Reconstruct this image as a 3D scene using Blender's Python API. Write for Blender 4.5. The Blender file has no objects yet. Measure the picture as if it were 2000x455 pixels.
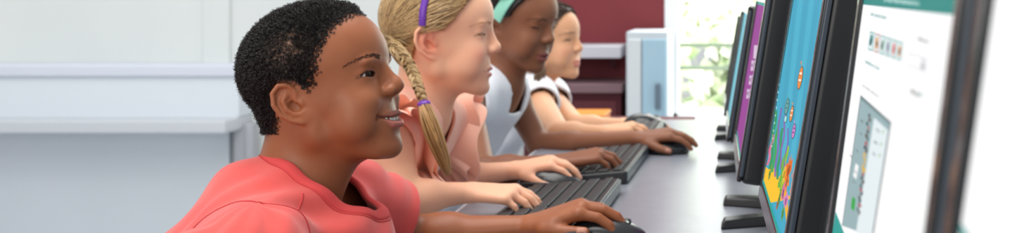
import bpy, math, random
import numpy as np
from mathutils import Vector, Matrix
np.seterr(all='ignore')
RNG = np.random.default_rng(7)
C = bpy.context.scene.collection
# ------------------------------------------------------------------ view constants (2000 x 455 frame)
F, VX, VY, CAMZ, DZ = 2430.0, 1450.0, -15.0, 1.08, 0.72
def P(px, py, d):
    return np.array([(px - VX) / F * d, d, CAMZ - (py - VY) / F * d])
def A(*v): return np.array(v, dtype=float)
def unit(v):
    v = np.asarray(v, float); return v / (np.linalg.norm(v) + 1e-12)
def lin(r, g, b):
    f = lambda c: (c / 255.0) / 12.92 if c <= 10 else (((c / 255.0) + 0.055) / 1.055) ** 2.4
    return (f(r), f(g), f(b))

# ------------------------------------------------------------------ materials
def mat(name, col=(0.8, 0.8, 0.8), rough=0.5, metal=0.0, spec=0.5, sss=0.0, sss_r=(0.01, 0.004, 0.002), coat=0.0, sheen=0.0,
        attr=None, noise=None, bump=None, emit=None, transmission=0.0, alpha=1.0):
    m = bpy.data.materials.new(name); m.use_nodes = True
    nt = m.node_tree; n = nt.nodes; b = n['Principled BSDF']
    b.inputs['Base Color'].default_value = (*col, 1)
    b.inputs['Roughness'].default_value = rough; b.inputs['Metallic'].default_value = metal
    b.inputs['Specular IOR Level'].default_value = spec
    b.inputs['Coat Weight'].default_value = coat; b.inputs['Sheen Weight'].default_value = sheen
    b.inputs['Transmission Weight'].default_value = transmission; b.inputs['Alpha'].default_value = alpha
    if sss:
        b.inputs['Subsurface Weight'].default_value = sss; b.inputs['Subsurface Radius'].default_value = sss_r
        b.inputs['Subsurface Scale'].default_value = 1.0
    src = None
    if attr:
        a = n.new('ShaderNodeVertexColor'); a.layer_name = attr; src = a.outputs['Color']
        nt.links.new(src, b.inputs['Base Color'])
    if noise:   # (scale, colour2, detail, stretch)
        tc = n.new('ShaderNodeTexCoord'); mp = n.new('ShaderNodeMapping'); ns = n.new('ShaderNodeTexNoise')
        mp.inputs['Scale'].default_value = noise[3] if len(noise) > 3 else (1, 1, 1)
        ns.inputs['Scale'].default_value = noise[0]; ns.inputs['Detail'].default_value = noise[2]
        mx = n.new('ShaderNodeMix'); mx.data_type = 'RGBA'
        rmp = n.new('ShaderNodeMapRange'); rmp.inputs['From Min'].default_value = 0.35; rmp.inputs['From Max'].default_value = 0.65
        nt.links.new(tc.outputs['Object'], mp.inputs['Vector']); nt.links.new(mp.outputs['Vector'], ns.inputs['Vector'])
        nt.links.new(ns.outputs['Fac'], rmp.inputs['Value']); nt.links.new(rmp.outputs['Result'], mx.inputs['Factor'])
        if src: 
            mx.blend_type = 'MULTIPLY'; nt.links.new(src, mx.inputs['A'])
        else: mx.inputs['A'].default_value = (*col, 1)
        mx.inputs['B'].default_value = (*noise[1], 1)
        nt.links.new(mx.outputs['Result'], b.inputs['Base Color'])
    if bump:    # (scale, strength, distance)
        tc = n.new('ShaderNodeTexCoord'); ns = n.new('ShaderNodeTexNoise'); bp = n.new('ShaderNodeBump')
        ns.inputs['Scale'].default_value = bump[0]; ns.inputs['Detail'].default_value = 4
        bp.inputs['Strength'].default_value = bump[1]; bp.inputs['Distance'].default_value = bump[2]
        nt.links.new(tc.outputs['Object'], ns.inputs['Vector']); nt.links.new(ns.outputs['Fac'], bp.inputs['Height'])
        nt.links.new(bp.outputs['Normal'], b.inputs['Normal'])
    if emit:
        if emit == 'attr':
            nt.links.new(src, b.inputs['Emission Color']); b.inputs['Emission Strength'].default_value = 1.0
        else:
            b.inputs['Emission Color'].default_value = (*emit[0], 1); b.inputs['Emission Strength'].default_value = emit[1]
    return m

# ------------------------------------------------------------------ mesh helpers
def mk(name, V, faces, m=None, parent=None, smooth=True, col=None, mats=None, fmat=None):
    """faces: ndarray (n,k) or list of index lists."""
    me = bpy.data.meshes.new(name)
    V = np.asarray(V, np.float32)
    if isinstance(faces, np.ndarray):
        n, k = faces.shape
        me.vertices.add(len(V)); me.vertices.foreach_set('co', V.ravel())
        me.loops.add(n * k); me.loops.foreach_set('vertex_index', faces.astype(np.int32).ravel())
        me.polygons.add(n); me.polygons.foreach_set('loop_start', np.arange(n, dtype=np.int32) * k)
        me.update(calc_edges=True)
    else:
        me.from_pydata([tuple(map(float, v)) for v in V], [], [tuple(int(i) for i in f) for f in faces]); me.update()
    me.polygons.foreach_set('use_smooth', np.full(len(me.polygons), bool(smooth)))
    if col is not None:
        ca = me.color_attributes.new('Col', 'FLOAT_COLOR', 'POINT')
        cc = np.ones((len(V), 4), np.float32); cc[:, :3] = col
        ca.data.foreach_set('color', cc.ravel())
    if mats:
        for q in mats: me.materials.append(q)
        if fmat is not None: me.polygons.foreach_set('material_index', np.asarray(fmat, np.int32))
    elif m: me.materials.append(m)
    o = bpy.data.objects.new(name, me); C.objects.link(o)
    if parent:
        o.parent = parent
        o.matrix_parent_inverse = parent.matrix_basis.inverted()
    return o
def empty(name, loc=(0, 0, 0)):
    o = bpy.data.objects.new(name, None); C.objects.link(o); o.location = loc
    o.empty_display_size = 0.05
    return o
def tag(o, label, cat, group=None, kind=None):
    o['label'] = label; o['category'] = cat
    if group: o['group'] = group
    if kind: o['kind'] = kind
    return o
def struct(o): o['kind'] = 'structure'; return o

def box(c, s, R=None):
    """vertices, quads of a box at centre c, full size s"""
    c = np.asarray(c, float); s = np.asarray(s, float) / 2
    v = np.array([[x, y, z] for x in (-1, 1) for y in (-1, 1) for z in (-1, 1)], float) * s
    if R is not None: v = v @ np.asarray(R).T
    f = np.array([[0, 1, 3, 2], [4, 6, 7, 5], [0, 4, 5, 1], [2, 3, 7, 6], [0, 2, 6, 4], [1, 5, 7, 3]])
    return v + c, f
class MB:
    def __init__(s): s.V = []; s.F = []; s.M = []; s.C = []; s.n = 0
    def add(s, V, Fc, mi=0, col=None):
        V = np.asarray(V, float)
        s.V.append(V); s.F += [[int(i) + s.n for i in f] for f in Fc]; s.M += [mi] * len(Fc); s.n += len(V)
        s.C.append(np.tile(np.array(col if col is not None else (1, 1, 1), float), (len(V), 1)))
        return s
    def box(s, c, sz, R=None, mi=0, col=None):
        v, f = box(c, sz, R); return s.add(v, f, mi, col)
    def build(s, name, m=None, parent=None, smooth=False, bevel=0, seg=2, mats=None, usecol=False):
        o = mk(name, np.vstack(s.V), s.F, m, parent, smooth, np.vstack(s.C) if usecol else None, mats, s.M if mats else None)
        if bevel:
            b = o.modifiers.new('bevel', 'BEVEL'); b.width = bevel; b.segments = seg; b.limit_method = 'ANGLE'
            o.data.polygons.foreach_set('use_smooth', np.full(len(o.data.polygons), True))
            w = o.modifiers.new('wn', 'WEIGHTED_NORMAL'); w.keep_sharp = True
        return o
def tubes(paths, radii, sides=4, cap=True):
    """paths (n,m,3), radii (n,m) -> V, quads"""
    p = np.asarray(paths, float)
    if p.ndim == 2: p = p[None]
    n, m, _ = p.shape
    r = np.broadcast_to(np.asarray(radii, float), (n, m))
    t = np.gradient(p, axis=1); t /= np.linalg.norm(t, axis=2, keepdims=True) + 1e-12
    tm = t.mean(axis=1); ref = np.where(np.abs(tm[:, 2:3]) < 0.8 * np.linalg.norm(tm, axis=1, keepdims=True), A(0, 0, 1), A(1, 0, 0))
    ref = np.broadcast_to(ref[:, None, :], p.shape)
    u = np.cross(t, ref); u /= np.linalg.norm(u, axis=2, keepdims=True) + 1e-9
    w = np.cross(t, u)
    a = np.arange(sides) * 2 * math.pi / sides
    V = p[:, :, None, :] + r[:, :, None, None] * (np.cos(a)[None, None, :, None] * u[:, :, None, :] + np.sin(a)[None, None, :, None] * w[:, :, None, :])
    V = V.reshape(-1, 3)
    i, j, k = np.meshgrid(np.arange(n), np.arange(m - 1), np.arange(sides), indexing='ij')
    b0 = (i * m + j) * sides; k2 = (k + 1) % sides
    Q = np.stack([b0 + k, b0 + k2, b0 + sides + k2, b0 + sides + k], -1).reshape(-1, 4)
    return V, Q
def spline(pts, n):
    """Catmull-Rom through pts -> n points"""
    p = np.asarray(pts, float); p = np.vstack([2 * p[0] - p[1], p, 2 * p[-1] - p[-2]])
    t = np.linspace(0, len(p) - 3 - 1e-9, n); i = t.astype(int); f = (t - i)[:, None]
    a, b, c, d = p[i], p[i + 1], p[i + 2], p[i + 3]
    return 0.5 * ((2 * b) + (c - a) * f + (2 * a - 5 * b + 4 * c - d) * f ** 2 + (3 * b - 3 * c + d - a) * f ** 3)
def rev(prof, n=24, axis='z'):
    """lathe profile [(r,z)...] -> V, quads"""
    a = np.arange(n) * 2 * math.pi / n
    V = np.array([[r * math.cos(t), r * math.sin(t), z] for r, z in prof for t in a]); m = len(prof)
    Q = [[i * n + j, i * n + (j + 1) % n, (i + 1) * n + (j + 1) % n, (i + 1) * n + j] for i in range(m - 1) for j in range(n)]
    return V, Q

# ------------------------------------------------------------------ implicit surfaces
def smin(a, b, k):
    if k <= 0: return np.minimum(a, b)
    h = np.maximum(k - np.abs(a - b), 0) / k
    return np.minimum(a, b) - h * h * k * 0.25
class Ell:
    def __init__(s, c, r, R=None): s.c = A(*c); s.r = A(*r); s.R = np.eye(3) if R is None else np.asarray(R, float)
    def __call__(s, p):
        q = (p - s.c) @ s.R; k0 = np.sqrt((((q / s.r)) ** 2).sum(-1)) + 1e-9; k1 = np.sqrt(((q / (s.r * s.r)) ** 2).sum(-1)) + 1e-9
        return k0 * (k0 - 1) / k1
    def xf(s, M, t, sc): return Ell(M @ s.c * sc + t, s.r * sc, M @ s.R)
class Cap:
    def __init__(s, a, b, r1, r2=None): s.a = A(*a); s.b = A(*b); s.r1 = r1; s.r2 = r1 if r2 is None else r2
    def __call__(s, p):
        ba = s.b - s.a; pa = p - s.a; h = np.clip((pa @ ba) / (ba @ ba + 1e-12), 0, 1)
        return np.sqrt(((pa - h[..., None] * ba) ** 2).sum(-1)) - (s.r1 + (s.r2 - s.r1) * h)
    def xf(s, M, t, sc): return Cap(M @ s.a * sc + t, M @ s.b * sc + t, s.r1 * sc, s.r2 * sc)
class FCap(Cap):
    """capsule flattened along direction n by factor f (<1)"""
    def __init__(s, a, b, r1, r2, n, f): Cap.__init__(s, a, b, r1, r2); s.n = unit(n); s.f = f
    def __call__(s, p):
        ba = s.b - s.a; pa = p - s.a; h = np.clip((pa @ ba) / (ba @ ba + 1e-12), 0, 1)
        d = pa - h[..., None] * ba; dn = d @ s.n; d = d + (dn * (1 / s.f - 1))[..., None] * s.n
        L = np.sqrt((d ** 2).sum(-1)) + 1e-9; r = s.r1 + (s.r2 - s.r1) * h
        return (L - r) * np.where(L > 0, np.clip(1 - (1 - s.f) * (np.abs(dn / s.f) / L), s.f, 1), 1)
    def xf(s, M, t, sc): return FCap(M @ s.a * sc + t, M @ s.b * sc + t, s.r1 * sc, s.r2 * sc, M @ s.n, s.f)
class Cyl:
    """capped elliptical cylinder a->b, radii (ru along u, rv)"""
    def __init__(s, a, b, ru, rv, u):
        s.a = A(*a); s.b = A(*b); s.ru = ru; s.rv = rv; s.w = unit(s.b - s.a); s.u = unit(A(*u) - s.w * (A(*u) @ s.w)); s.v = np.cross(s.w, s.u)
    def __call__(s, p):
        q = p - (s.a + s.b) / 2; L = np.linalg.norm(s.b - s.a) / 2
        x = q @ s.u / s.ru; y = q @ s.v / s.rv; k = np.sqrt(x * x + y * y) + 1e-9; m = min(s.ru, s.rv)
        dr = (k - 1) * m; dz = np.abs(q @ s.w) - L
        return np.minimum(np.maximum(dr, dz), 0) + np.sqrt(np.maximum(dr, 0) ** 2 + np.maximum(dz, 0) ** 2)
class Solid:
    """ordered list of (op, prim, k); op in '+','-'. prim may be a list -> its own union with inner k."""
    def __init__(s): s.L = []; s.shell = 0; s.cuts = []
    def add(s, p, k=0.01): s.L.append(('+', [p], k, 0)); return s
    def grp(s, ps, k=0.01, ik=0.0): s.L.append(('+', list(ps), k, ik)); return s
    def sub(s, p, k=0.003): s.L.append(('-', [p], k, 0)); return s
    def ext(s, lst): s.L += lst; return s
    def flat(s): return [p for e in s.L for p in e[1]] + [c[0] for c in s.cuts]
    def ev(s, p, inc=None):
        """p (n,m,3); inc (nprims,n) bool"""
        d = np.full(p.shape[:-1], 1.0, np.float64); i = 0
        for op, ps, k, ik in s.L:
            g = None; anyinc = np.zeros(p.shape[0], bool)
            for q in ps:
                sel = slice(None) if inc is None else np.nonzero(inc[i])[0]
                i += 1
                if inc is not None and len(sel) == 0: continue
                if len(ps) == 1:
                    v = q(p[sel])
                    if op == '+': d[sel] = smin(d[sel], v, k)
                    else: d[sel] = -smin(-d[sel], v, k)
                else:
                    if g is None: g = np.full(p.shape[:-1], 1.0)
                    g[sel] = smin(g[sel], q(p[sel]), ik)
            if g is not None:
                d = smin(d, g, k) if op == '+' else -smin(-d, g, k)
        if s.shell: d = np.abs(d) - s.shell
        for q, k in s.cuts:
            sel = slice(None) if inc is None else np.nonzero(inc[i])[0]
            i += 1
            if inc is not None and len(sel) == 0: continue
            d[sel] = -smin(-d[sel], q(p[sel]), k)
        return d
    def raw(s, p):
        sh, s.shell = s.shell, 0; cu, s.cuts = s.cuts, []
        d = s.ev(np.asarray(p, float)[None])[0]; s.shell = sh; s.cuts = cu; return d
    def normal(s, p, e=5e-4):
        p = np.asarray(p, float); g = np.stack([s.raw(p + e * A(*v)) - s.raw(p - e * A(*v)) for v in np.eye(3)], -1)
        return g / (np.linalg.norm(g, axis=-1, keepdims=True) + 1e-12)
    def project(s, p, off=0.0, it=6):
        p = np.array(p, float)
        for _ in range(it): p = p - (s.raw(p) - off)[:, None] * s.normal(p) * 0.9
        return p
    def mesh(s, lo, hi, vox):
        B = 12; bs = B * vox; lo = A(*lo); hi = A(*hi)
        nb = np.ceil((hi - lo) / bs).astype(int)
        ii = np.stack(np.meshgrid(*[np.arange(k) for k in nb], indexing='ij'), -1).reshape(-1, 3)
        ctr = lo + (ii + 0.5) * bs; Rr = bs * 0.87
        ks = [k + ik for _, ps, k, ik in s.L for _ in ps] + [c[1] for c in s.cuts]
        D = np.stack([q(ctr) for q in s.flat()])
        inc = D < (np.array(ks)[:, None] + Rr * 2.6 + s.shell + vox * 2 + 0.012)
        tot = s.ev(ctr[:, None, :])[:, 0]
        act = np.abs(tot) < Rr * 2.1 + 0.006
        ii, ctr, inc = ii[act], ctr[act], inc[:, act]
        g = np.arange(B + 1); off = np.stack(np.meshgrid(g, g, g, indexing='ij'), -1).reshape(-1, 3)
        N = nb * B + 2; keyf = lambda c: ((c[..., 0] + 1) * N[1] + c[..., 1] + 1) * N[2] + c[..., 2] + 1
        corners = np.array([[x, y, z] for x in (0, 1) for y in (0, 1) for z in (0, 1)])
        edges = [(a, b) for a in range(8) for b in range(a + 1, 8) if np.abs(corners[a] - corners[b]).sum() == 1]
        keys, pos, quads = [], [], []
        for c0 in range(0, len(ii), 400):
            bi = ii[c0:c0 + 400]; base = bi * B
            gp = base[:, None, :] + off[None]
            val = s.ev(lo + gp * vox, inc[:, c0:c0 + 400]).reshape(len(bi), B + 1, B + 1, B + 1)
            sg = val < 0
            cv = np.stack([val[:, x:x + B, y:y + B, z:z + B] for x, y, z in corners], -1)
            cs = (cv < 0).sum(-1); w = np.nonzero((cs > 0) & (cs < 8))
            if len(w[0]) == 0: continue
            v8 = cv[w]; cell = base[w[0]] + np.stack(w[1:], -1)
            acc = np.zeros((len(v8), 3)); cnt = np.zeros(len(v8))
            for a, b in edges:
                va, vb = v8[:, a], v8[:, b]; m = (va < 0) != (vb < 0)
                t = np.where(m, va / np.where(m, va - vb, 1), 0)[:, None]
                acc += np.where(m[:, None], corners[a] + t * (corners[b] - corners[a]), 0); cnt += m
            pos.append(lo + (cell + acc / cnt[:, None]) * vox); keys.append(keyf(cell))
            for ax in range(3):
                sl1 = [slice(0, B)] * 3; sl2 = [slice(0, B)] * 3; sl2[ax] = slice(1, B + 1)
                a = sg[(slice(None), *sl1)]; b = sg[(slice(None), *sl2)]
                w = np.nonzero(a != b)
                if len(w[0]) == 0: continue
                c = base[w[0]] + np.stack(w[1:], -1)
                eb = np.zeros(3, int); ec = np.zeros(3, int); eb[(ax + 1) % 3] = 1; ec[(ax + 2) % 3] = 1
                q = np.stack([keyf(c), keyf(c - eb), keyf(c - eb - ec), keyf(c - ec)], -1)
                fl = ~a[w]; q[fl] = q[fl][:, ::-1]
                quads.append(q)
        keys = np.concatenate(keys); pos = np.concatenate(pos); quads = np.concatenate(quads)
        o = np.argsort(keys); keys = keys[o]; pos = pos[o]
        ix = np.clip(np.searchsorted(keys, quads), 0, len(keys) - 1); ok = (keys[ix] == quads).all(1)
        return pos, ix[ok]
def vnormals(V, Q):
    n = np.cross(V[Q[:, 2]] - V[Q[:, 0]], V[Q[:, 3]] - V[Q[:, 1]]); N = np.zeros_like(V)
    for k in range(4): np.add.at(N, Q[:, k], n)
    return N / (np.linalg.norm(N, axis=1, keepdims=True) + 1e-12)
def vsmooth(V, Q, it=1, lam=0.5):
    e = np.concatenate([Q[:, [0, 1]], Q[:, [1, 2]], Q[:, [2, 3]], Q[:, [3, 0]]])
    for _ in range(it):
        S = np.zeros_like(V); n = np.zeros(len(V))
        for a, b in ((0, 1), (1, 0)):
            for k in range(3): S[:, k] += np.bincount(e[:, a], V[e[:, b], k], len(V))
            n += np.bincount(e[:, a], minlength=len(V))
        V = V + lam * (S / np.maximum(n, 1)[:, None] - V)
    return V
def rot(yaw=0, pitch=0, roll=0):
    """local x forward, y left, z up. yaw about z, pitch>0 looks up, roll about x. degrees"""
    y, p, r = np.radians([yaw, pitch, roll])
    Rz = A(*[0] * 9).reshape(3, 3); Rz[:] = [[math.cos(y), -math.sin(y), 0], [math.sin(y), math.cos(y), 0], [0, 0, 1]]
    Ry = np.array([[math.cos(p), 0, -math.sin(p)], [0, 1, 0], [math.sin(p), 0, math.cos(p)]])
    Rx = np.array([[1, 0, 0], [0, math.cos(r), -math.sin(r)], [0, math.sin(r), math.cos(r)]])
    return Rz @ Ry @ Rx
# ------------------------------------------------------------------ head (local millimetres: origin between the ear canals, x forward, y left, z up)
class Head:
    def __init__(s, pos, yaw, pitch, roll, scale=1.0, **k):
        s.t = A(*pos); s.M = rot(yaw, pitch, roll); s.sc = 0.001 * scale
        s.k = dict(nose=1.0, ala=15, lipf=1.0, smile=0.0, open=0.0, eye=3.2, eyedz=0.0, brow=1.0, chub=0.0, ear=1.0)
        s.k.update(k); s.build()
    def W(s, p): return np.asarray(p, float) @ s.M.T * s.sc + s.t
    def Lc(s, p): return (np.asarray(p, float) - s.t) @ s.M / s.sc
    def X(s, q): return q.xf(s.M, s.t, s.sc)
    def build(s):
        k = s.k; S = []; mm = s.sc
        def add(q, kk): S.append(('+', [s.X(q)], kk * mm, 0))
        def sub(q, kk): S.append(('-', [s.X(q)], kk * mm, 0))
        ch = k['chub']
        add(Ell((k.get('cx', 0), 0, 43), (88, 70, 73)), 10)
        add(Ell((21, 0, 50), (67, 60, 57)), 14)
        add(Ell((4, 0, -6), (70, 61 + ch, 46)), 16)
        add(Ell((38, 0, -2), (50, 54 + ch, 62)), 14)
        for y in (-1, 1):
            add(Cap((6, 44 * y, -40), (66, 18 * y, -70), 15, 13), 18)
            add(Cap((2, 50 * y, -22), (8, 47 * y, -44), 11, 12), 14)
            add(Ell((60, (34 + ch * .5) * y, -16), (22, 20 + ch * .5, 20)), 16)
            add(Ell((52, (40 + ch * .5) * y, -38), (25, 17 + ch, 21)), 16)
            if k['smile']: add(Ell((70, 35 * y, -12), (13, 13, 11)), 10)
        add(Ell((77, 0, -73), (14, 20, 14)), 12)
        add(Ell((36, 0, -58), (46, 38, 24)), 16)
        add(Ell((69, 0, -42), (22, 29, 27)), 12)
        # brow, sockets
        for y in (-1, 1):
            add(Ell((79 - 5 * (1 - k['brow']), 24 * y, 35), (7, 19, 6)), 9)
            sub(Ell((96 + 3 * (1 - k['brow']), 33 * y, 19.5), (14, 16, 11)), 9)
            sub(Ell((93, 15 * y, 12), (9, 6, 10)), 8)
        # nose
        n = k['nose']
        nz = k.get('nz', 0)
        add(Cap((82, 0, 26), (93 + 4 * n, 0, -3 + nz), 6, 8), 10)
        add(Ell((94 + 6 * n, 0, -8 + nz), (8.6, 9.2, 8.2)), 6)
        for y in (-1, 1):
            add(Ell((90 + 1 * n, (k['ala'] - 4) * y, -12 + nz), (9, 7.5, 6.8)), 4)
            sub(Cap((95 + 4 * n, 6.8 * y, -20 + nz), (91, 7.5 * y, -12 + nz), 3.6, 2.6), 1.5)
        add(Cap((86, 0, -19 + nz), (95 + 3 * n, 0, -15.5 + nz), 4, 3.2), 4)
        # philtrum / muzzle / lips
        s.lipU, s.lipL, s.slit = [], [], []
        f = k['lipf']; mz = k.get('mz', 0); lx = k.get('lx', 0); sm = k['smile']; op = k['open']
        cz = -44 + mz + 6.5 * sm; cx = 81.5 - 6 * sm; cy = 23 + 6 * sm
        for y in (-1, 1):
            ur = op * 1.7
            s.lipU += [Cap((94.5 + lx, 0, -40 + mz + ur), (90.5 + lx, 12 * y, -40.8 + mz + sm + ur * .6), (4.6 - op * .9) * f, (4.3 - op * .9) * f), Cap((90.5 + lx, 12 * y, -40.8 + mz + sm + ur * .6), (cx - 1, cy * y, cz + .8), (4.3 - op * .9) * f, 1.6)]
            s.lipL += [Cap((93.5 + lx, 0, -50.5 + mz - op), (89.5 + lx, 12 * y, -49.5 + mz - op * .8 + sm), 5.6 * f, 4.8 * f), Cap((89.5 + lx, 12 * y, -49.5 + mz - op * .8 + sm), (cx - 1, (cy - 1) * y, cz - 1.2), 4.8 * f, 1.6)]
            r = 6; fl = (1.0 + op) / 6
            s.slit += [FCap((97 + lx, 0, -45.6 + mz + op * .35), (93.5 + lx, 12 * y, -45 + mz + sm * .8 + op * .2), r * (1 + op * .25), r, (0, 0, 1), fl), FCap((93.5 + lx, 12 * y, -45 + mz + sm * .8 + op * .2), (cx + 3.5, (cy + 1) * y, cz), r, 3.0, (0, 0, 1), fl * .8)]
        S.append(('+', [s.X(q) for q in s.lipU], 3.0 * mm, 1 * mm))
        S.append(('+', [s.X(q) for q in s.lipL], 3.0 * mm, 1 * mm))
        sub(Ell((100, 0, -61 + mz), (9, 20, 4)), 7)
        for q in s.slit: sub(q, 1.0)
        if sm:
            for y in (-1, 1):
                sub(Cap((93, 20 * y, -20), (83, 36 * y, -36), 1.2, 1.2), 7)
                sub(Ell((cx + 1, (cy + 4) * y, cz), (4, 3, 4)), 4)
        # eyes
        s.eyes = []
        for y in (-1, 1):
            c = A(66.5, 30 * y, 19.5); s.eyes.append(c)
            add(Ell(c, (14.0, 14.4, 13.8)), 5)
            dz = k['eyedz']; e = k['eye']
            pr = lambda v, R=13.9: c + unit(A(*v)) * R
            pi, pm, po = pr((9.5, -12.5 * y, -2.4 + dz * .5)), pr((13, 0.5 * y, 0.6 + dz)), pr((6.2, 13.5 * y, 0.0 + dz * .6))
            pa, pb = pr((12, -6 * y, 0 + dz * .9)), pr((11.5, 7.5 * y, 1.0 + dz * .9))
            s.es = getattr(s, 'es', []) + [[pi, pa, pm, pb, po]]
            for a, b, r1, r2 in ((pi, pa, .8, e * .85), (pa, pm, e * .85, e), (pm, pb, e, e * .8), (pb, po, e * .8, .6)): sub(Cap(a, b, r1, r2), .7)
            # lid crease
            up = e + 3.4
            q1, q2, q3 = pr((10, -9 * y, up - 1 + dz), 15.6), pr((12, 0, up + 1.6 + dz), 15.6), pr((8.5, 11 * y, up + dz), 15.6)
        # ears
        s.earE = []
        ek = k['ear']
        for y in (-1, 1):
            a = math.radians(27); th = math.radians(22)
            e1 = A(math.cos(a), -y * math.sin(a), 0); nn = A(math.sin(a), y * math.cos(a), 0); e2 = A(0, 0, 1)
            u = e1 * math.cos(th) + e2 * math.sin(th); v = -e1 * math.sin(th) + e2 * math.cos(th)
            o = A(-7, (67 + ch * .5) * y, 1)
            L = lambda x, z, h=0: o + (u * x + v * z + nn * h) * ek
            R = np.stack([u, v, nn], 1); s.earE.append((o, R))
            S.append(('+', [s.X(Ell(L(2, 0, -7), (12 * ek, 18 * ek, 9 * ek), R))], 6 * mm, 0))
            add(Ell(L(-2, 1, 0), (16 * ek, 25 * ek, 3.2 * ek), R), 2.5)
            add(Ell(L(4, -21, 0.5), (8.5 * ek, 9 * ek, 3.8 * ek), R), 4)
            hx = [(6, 1, 1), (11, 10, 2), (8, 21, 3), (-2, 26.5, 3.5), (-12, 22, 4), (-18, 9, 4.5), (-17, -6, 4), (-10, -18, 3), (-1, -26, 2)]
            sub(Ell(L(-8, 9, 6), (7 * ek, 14 * ek, 5.0 * ek), R), 3)
            sub(Ell(L(0, 17, 6), (7 * ek, 6 * ek, 4.6 * ek), R), 3)
            sub(Ell(L(2.5, -3, 4), (8.5 * ek, 11.5 * ek, 8 * ek), R), 3)
            S.append(('+', [s.X(Cap(L(*hx[i]), L(*hx[i + 1]), 2.9 * ek, 2.9 * ek)) for i in range(len(hx) - 1)], 2.0 * mm, .6 * mm))
            ax = [(1, 14, 1.6), (-7, 8, 2.6), (-8.5, -3, 3), (-4, -12, 2.6), (4, -15.5, 2.4)]
            S.append(('+', [s.X(Cap(L(*ax[i]), L(*ax[i + 1]), 2.6 * ek, 2.6 * ek)) for i in range(len(ax) - 1)], 3 * mm, .6 * mm))
            add(Cap(L(7, 6, -1), L(-4, 3.5, 0), 1.8 * ek, 1.4 * ek), 2.5)
            add(Ell(L(10.5, -4.5, 1.5), (4.2 * ek, 5.5 * ek, 3.6 * ek), R), 3)
        s.prims = S
    def crease(s, V, N):
        """eyelid fold, lower-lid fold and the outer corner of the eye as shallow grooves"""
        q = s.Lc(V); out = V.copy(); s.corner = np.zeros(len(V))
        e = s.k['eye']; dz = s.k['eyedz']
        for c in s.eyes:
            y = 1 if c[1] > 0 else -1
            m = (q[:, 0] > 50) & (q[:, 1] * y > 8) & (q[:, 1] * y < 62) & (np.abs(q[:, 2] - c[2]) < 18)
            p2 = np.stack([(q[:, 1] - c[1]) * y, q[:, 2] - c[2]], 1)
            def dist(pl):
                pl = spline(pl, 40); return np.min(np.sqrt(((p2[m][:, None] - pl[None]) ** 2).sum(-1)), 1)
            up = e + 3.4 + dz * .4
            d1 = dist([A(-11, up - 4.2), A(-6, up - .9), A(1, up + .4), A(8, up - 1.6), A(14, up - 5), A(16.5, up - 7.5)])
            d2 = dist([A(-9, -e - 2.4 + dz), A(-2, -e - 4.2 + dz), A(7, -e - 3.6 + dz), A(12, -e - .5 + dz)])
            d3 = dist([A(11, -.2 + dz * .6), A(13.5, -1.0 + dz * .6), A(16, -2.4 + dz * .6)])
            dep = .95 * np.exp(-(d1 / .8) ** 2) + .5 * np.exp(-(d2 / 1.0) ** 2) + .9 * np.exp(-(d3 / .8) ** 2)
            out[m] -= N[m] * (dep * s.sc)[:, None]; s.corner[m] = np.maximum(.8 * np.exp(-(d3 / 1.2) ** 2), .35 * np.exp(-(d1 / .7) ** 2))
        return out
    # colour masks
    def paint(s, V, base, lipU, lipL, dark, blush=None, earc=None):
        q = s.Lc(V); col = np.tile(A(*base), (len(V), 1))
        def mix(m, c):
            nonlocal col
            m = np.clip(m, 0, 1)[:, None]; col = col * (1 - m) + A(*c) * m
        near = (q[:, 0] > 40) & (np.abs(q[:, 2]) < 100) & (np.abs(q[:, 1]) < 90)
        if blush is not None:
            for y in (-1, 1): mix(0.55 * np.exp(-(((q[:, 0] - 72) / 20) ** 2 + ((q[:, 1] - 40 * y) / 20) ** 2 + ((q[:, 2] + 16) / 16) ** 2)), blush)
            mix(0.35 * np.exp(-(((q[:, 0] - 106) / 8) ** 2 + (q[:, 1] / 11) ** 2 + ((q[:, 2] + 15) / 9) ** 2)), blush)
        if earc is not None:
            for o, R in s.earE:
                e = (q - o) @ R; mix(0.7 * np.exp(-((e[:, 0] / 19) ** 4 + (e[:, 1] / 28) ** 4 + ((e[:, 2] - 2) / 9) ** 4)), earc)
        qq = q[None]
        du = np.min([p(qq)[0] for p in s.lipU], 0); dl = np.min([p(qq)[0] for p in s.lipL], 0)
        ds = np.min([p(qq)[0] for p in s.slit], 0)
        mix(near * (1.3 - du) / 1.2, lipU); mix(near * (1.3 - dl) / 1.2, lipL)
        mix(near * (np.maximum(du, dl) < 8) * (0.7 - np.abs(ds) - .2) * 1.2, A(*lipU) * .45)
        for pts in s.es:
            d = np.min([Cap(pts[i], pts[i + 1], .8 if i == 0 else s.k['eye'] * .9, .6 if i == 3 else s.k['eye'] * .9)(qq)[0] for i in range(4)], 0)
            c = np.mean(pts, 0); up = np.clip((q[:, 2] - c[2] + 1.5) / 2.5, .35, 1)
            mix((1.7 - np.abs(d)) / 1.0 * up * (d < 2), dark)
        if getattr(s, 'corner', None) is not None and len(s.corner) == len(V): mix(s.corner * .8, dark)  # lid-fold shade put into the skin colour, plus the dark outer eye corner
        return col

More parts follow.
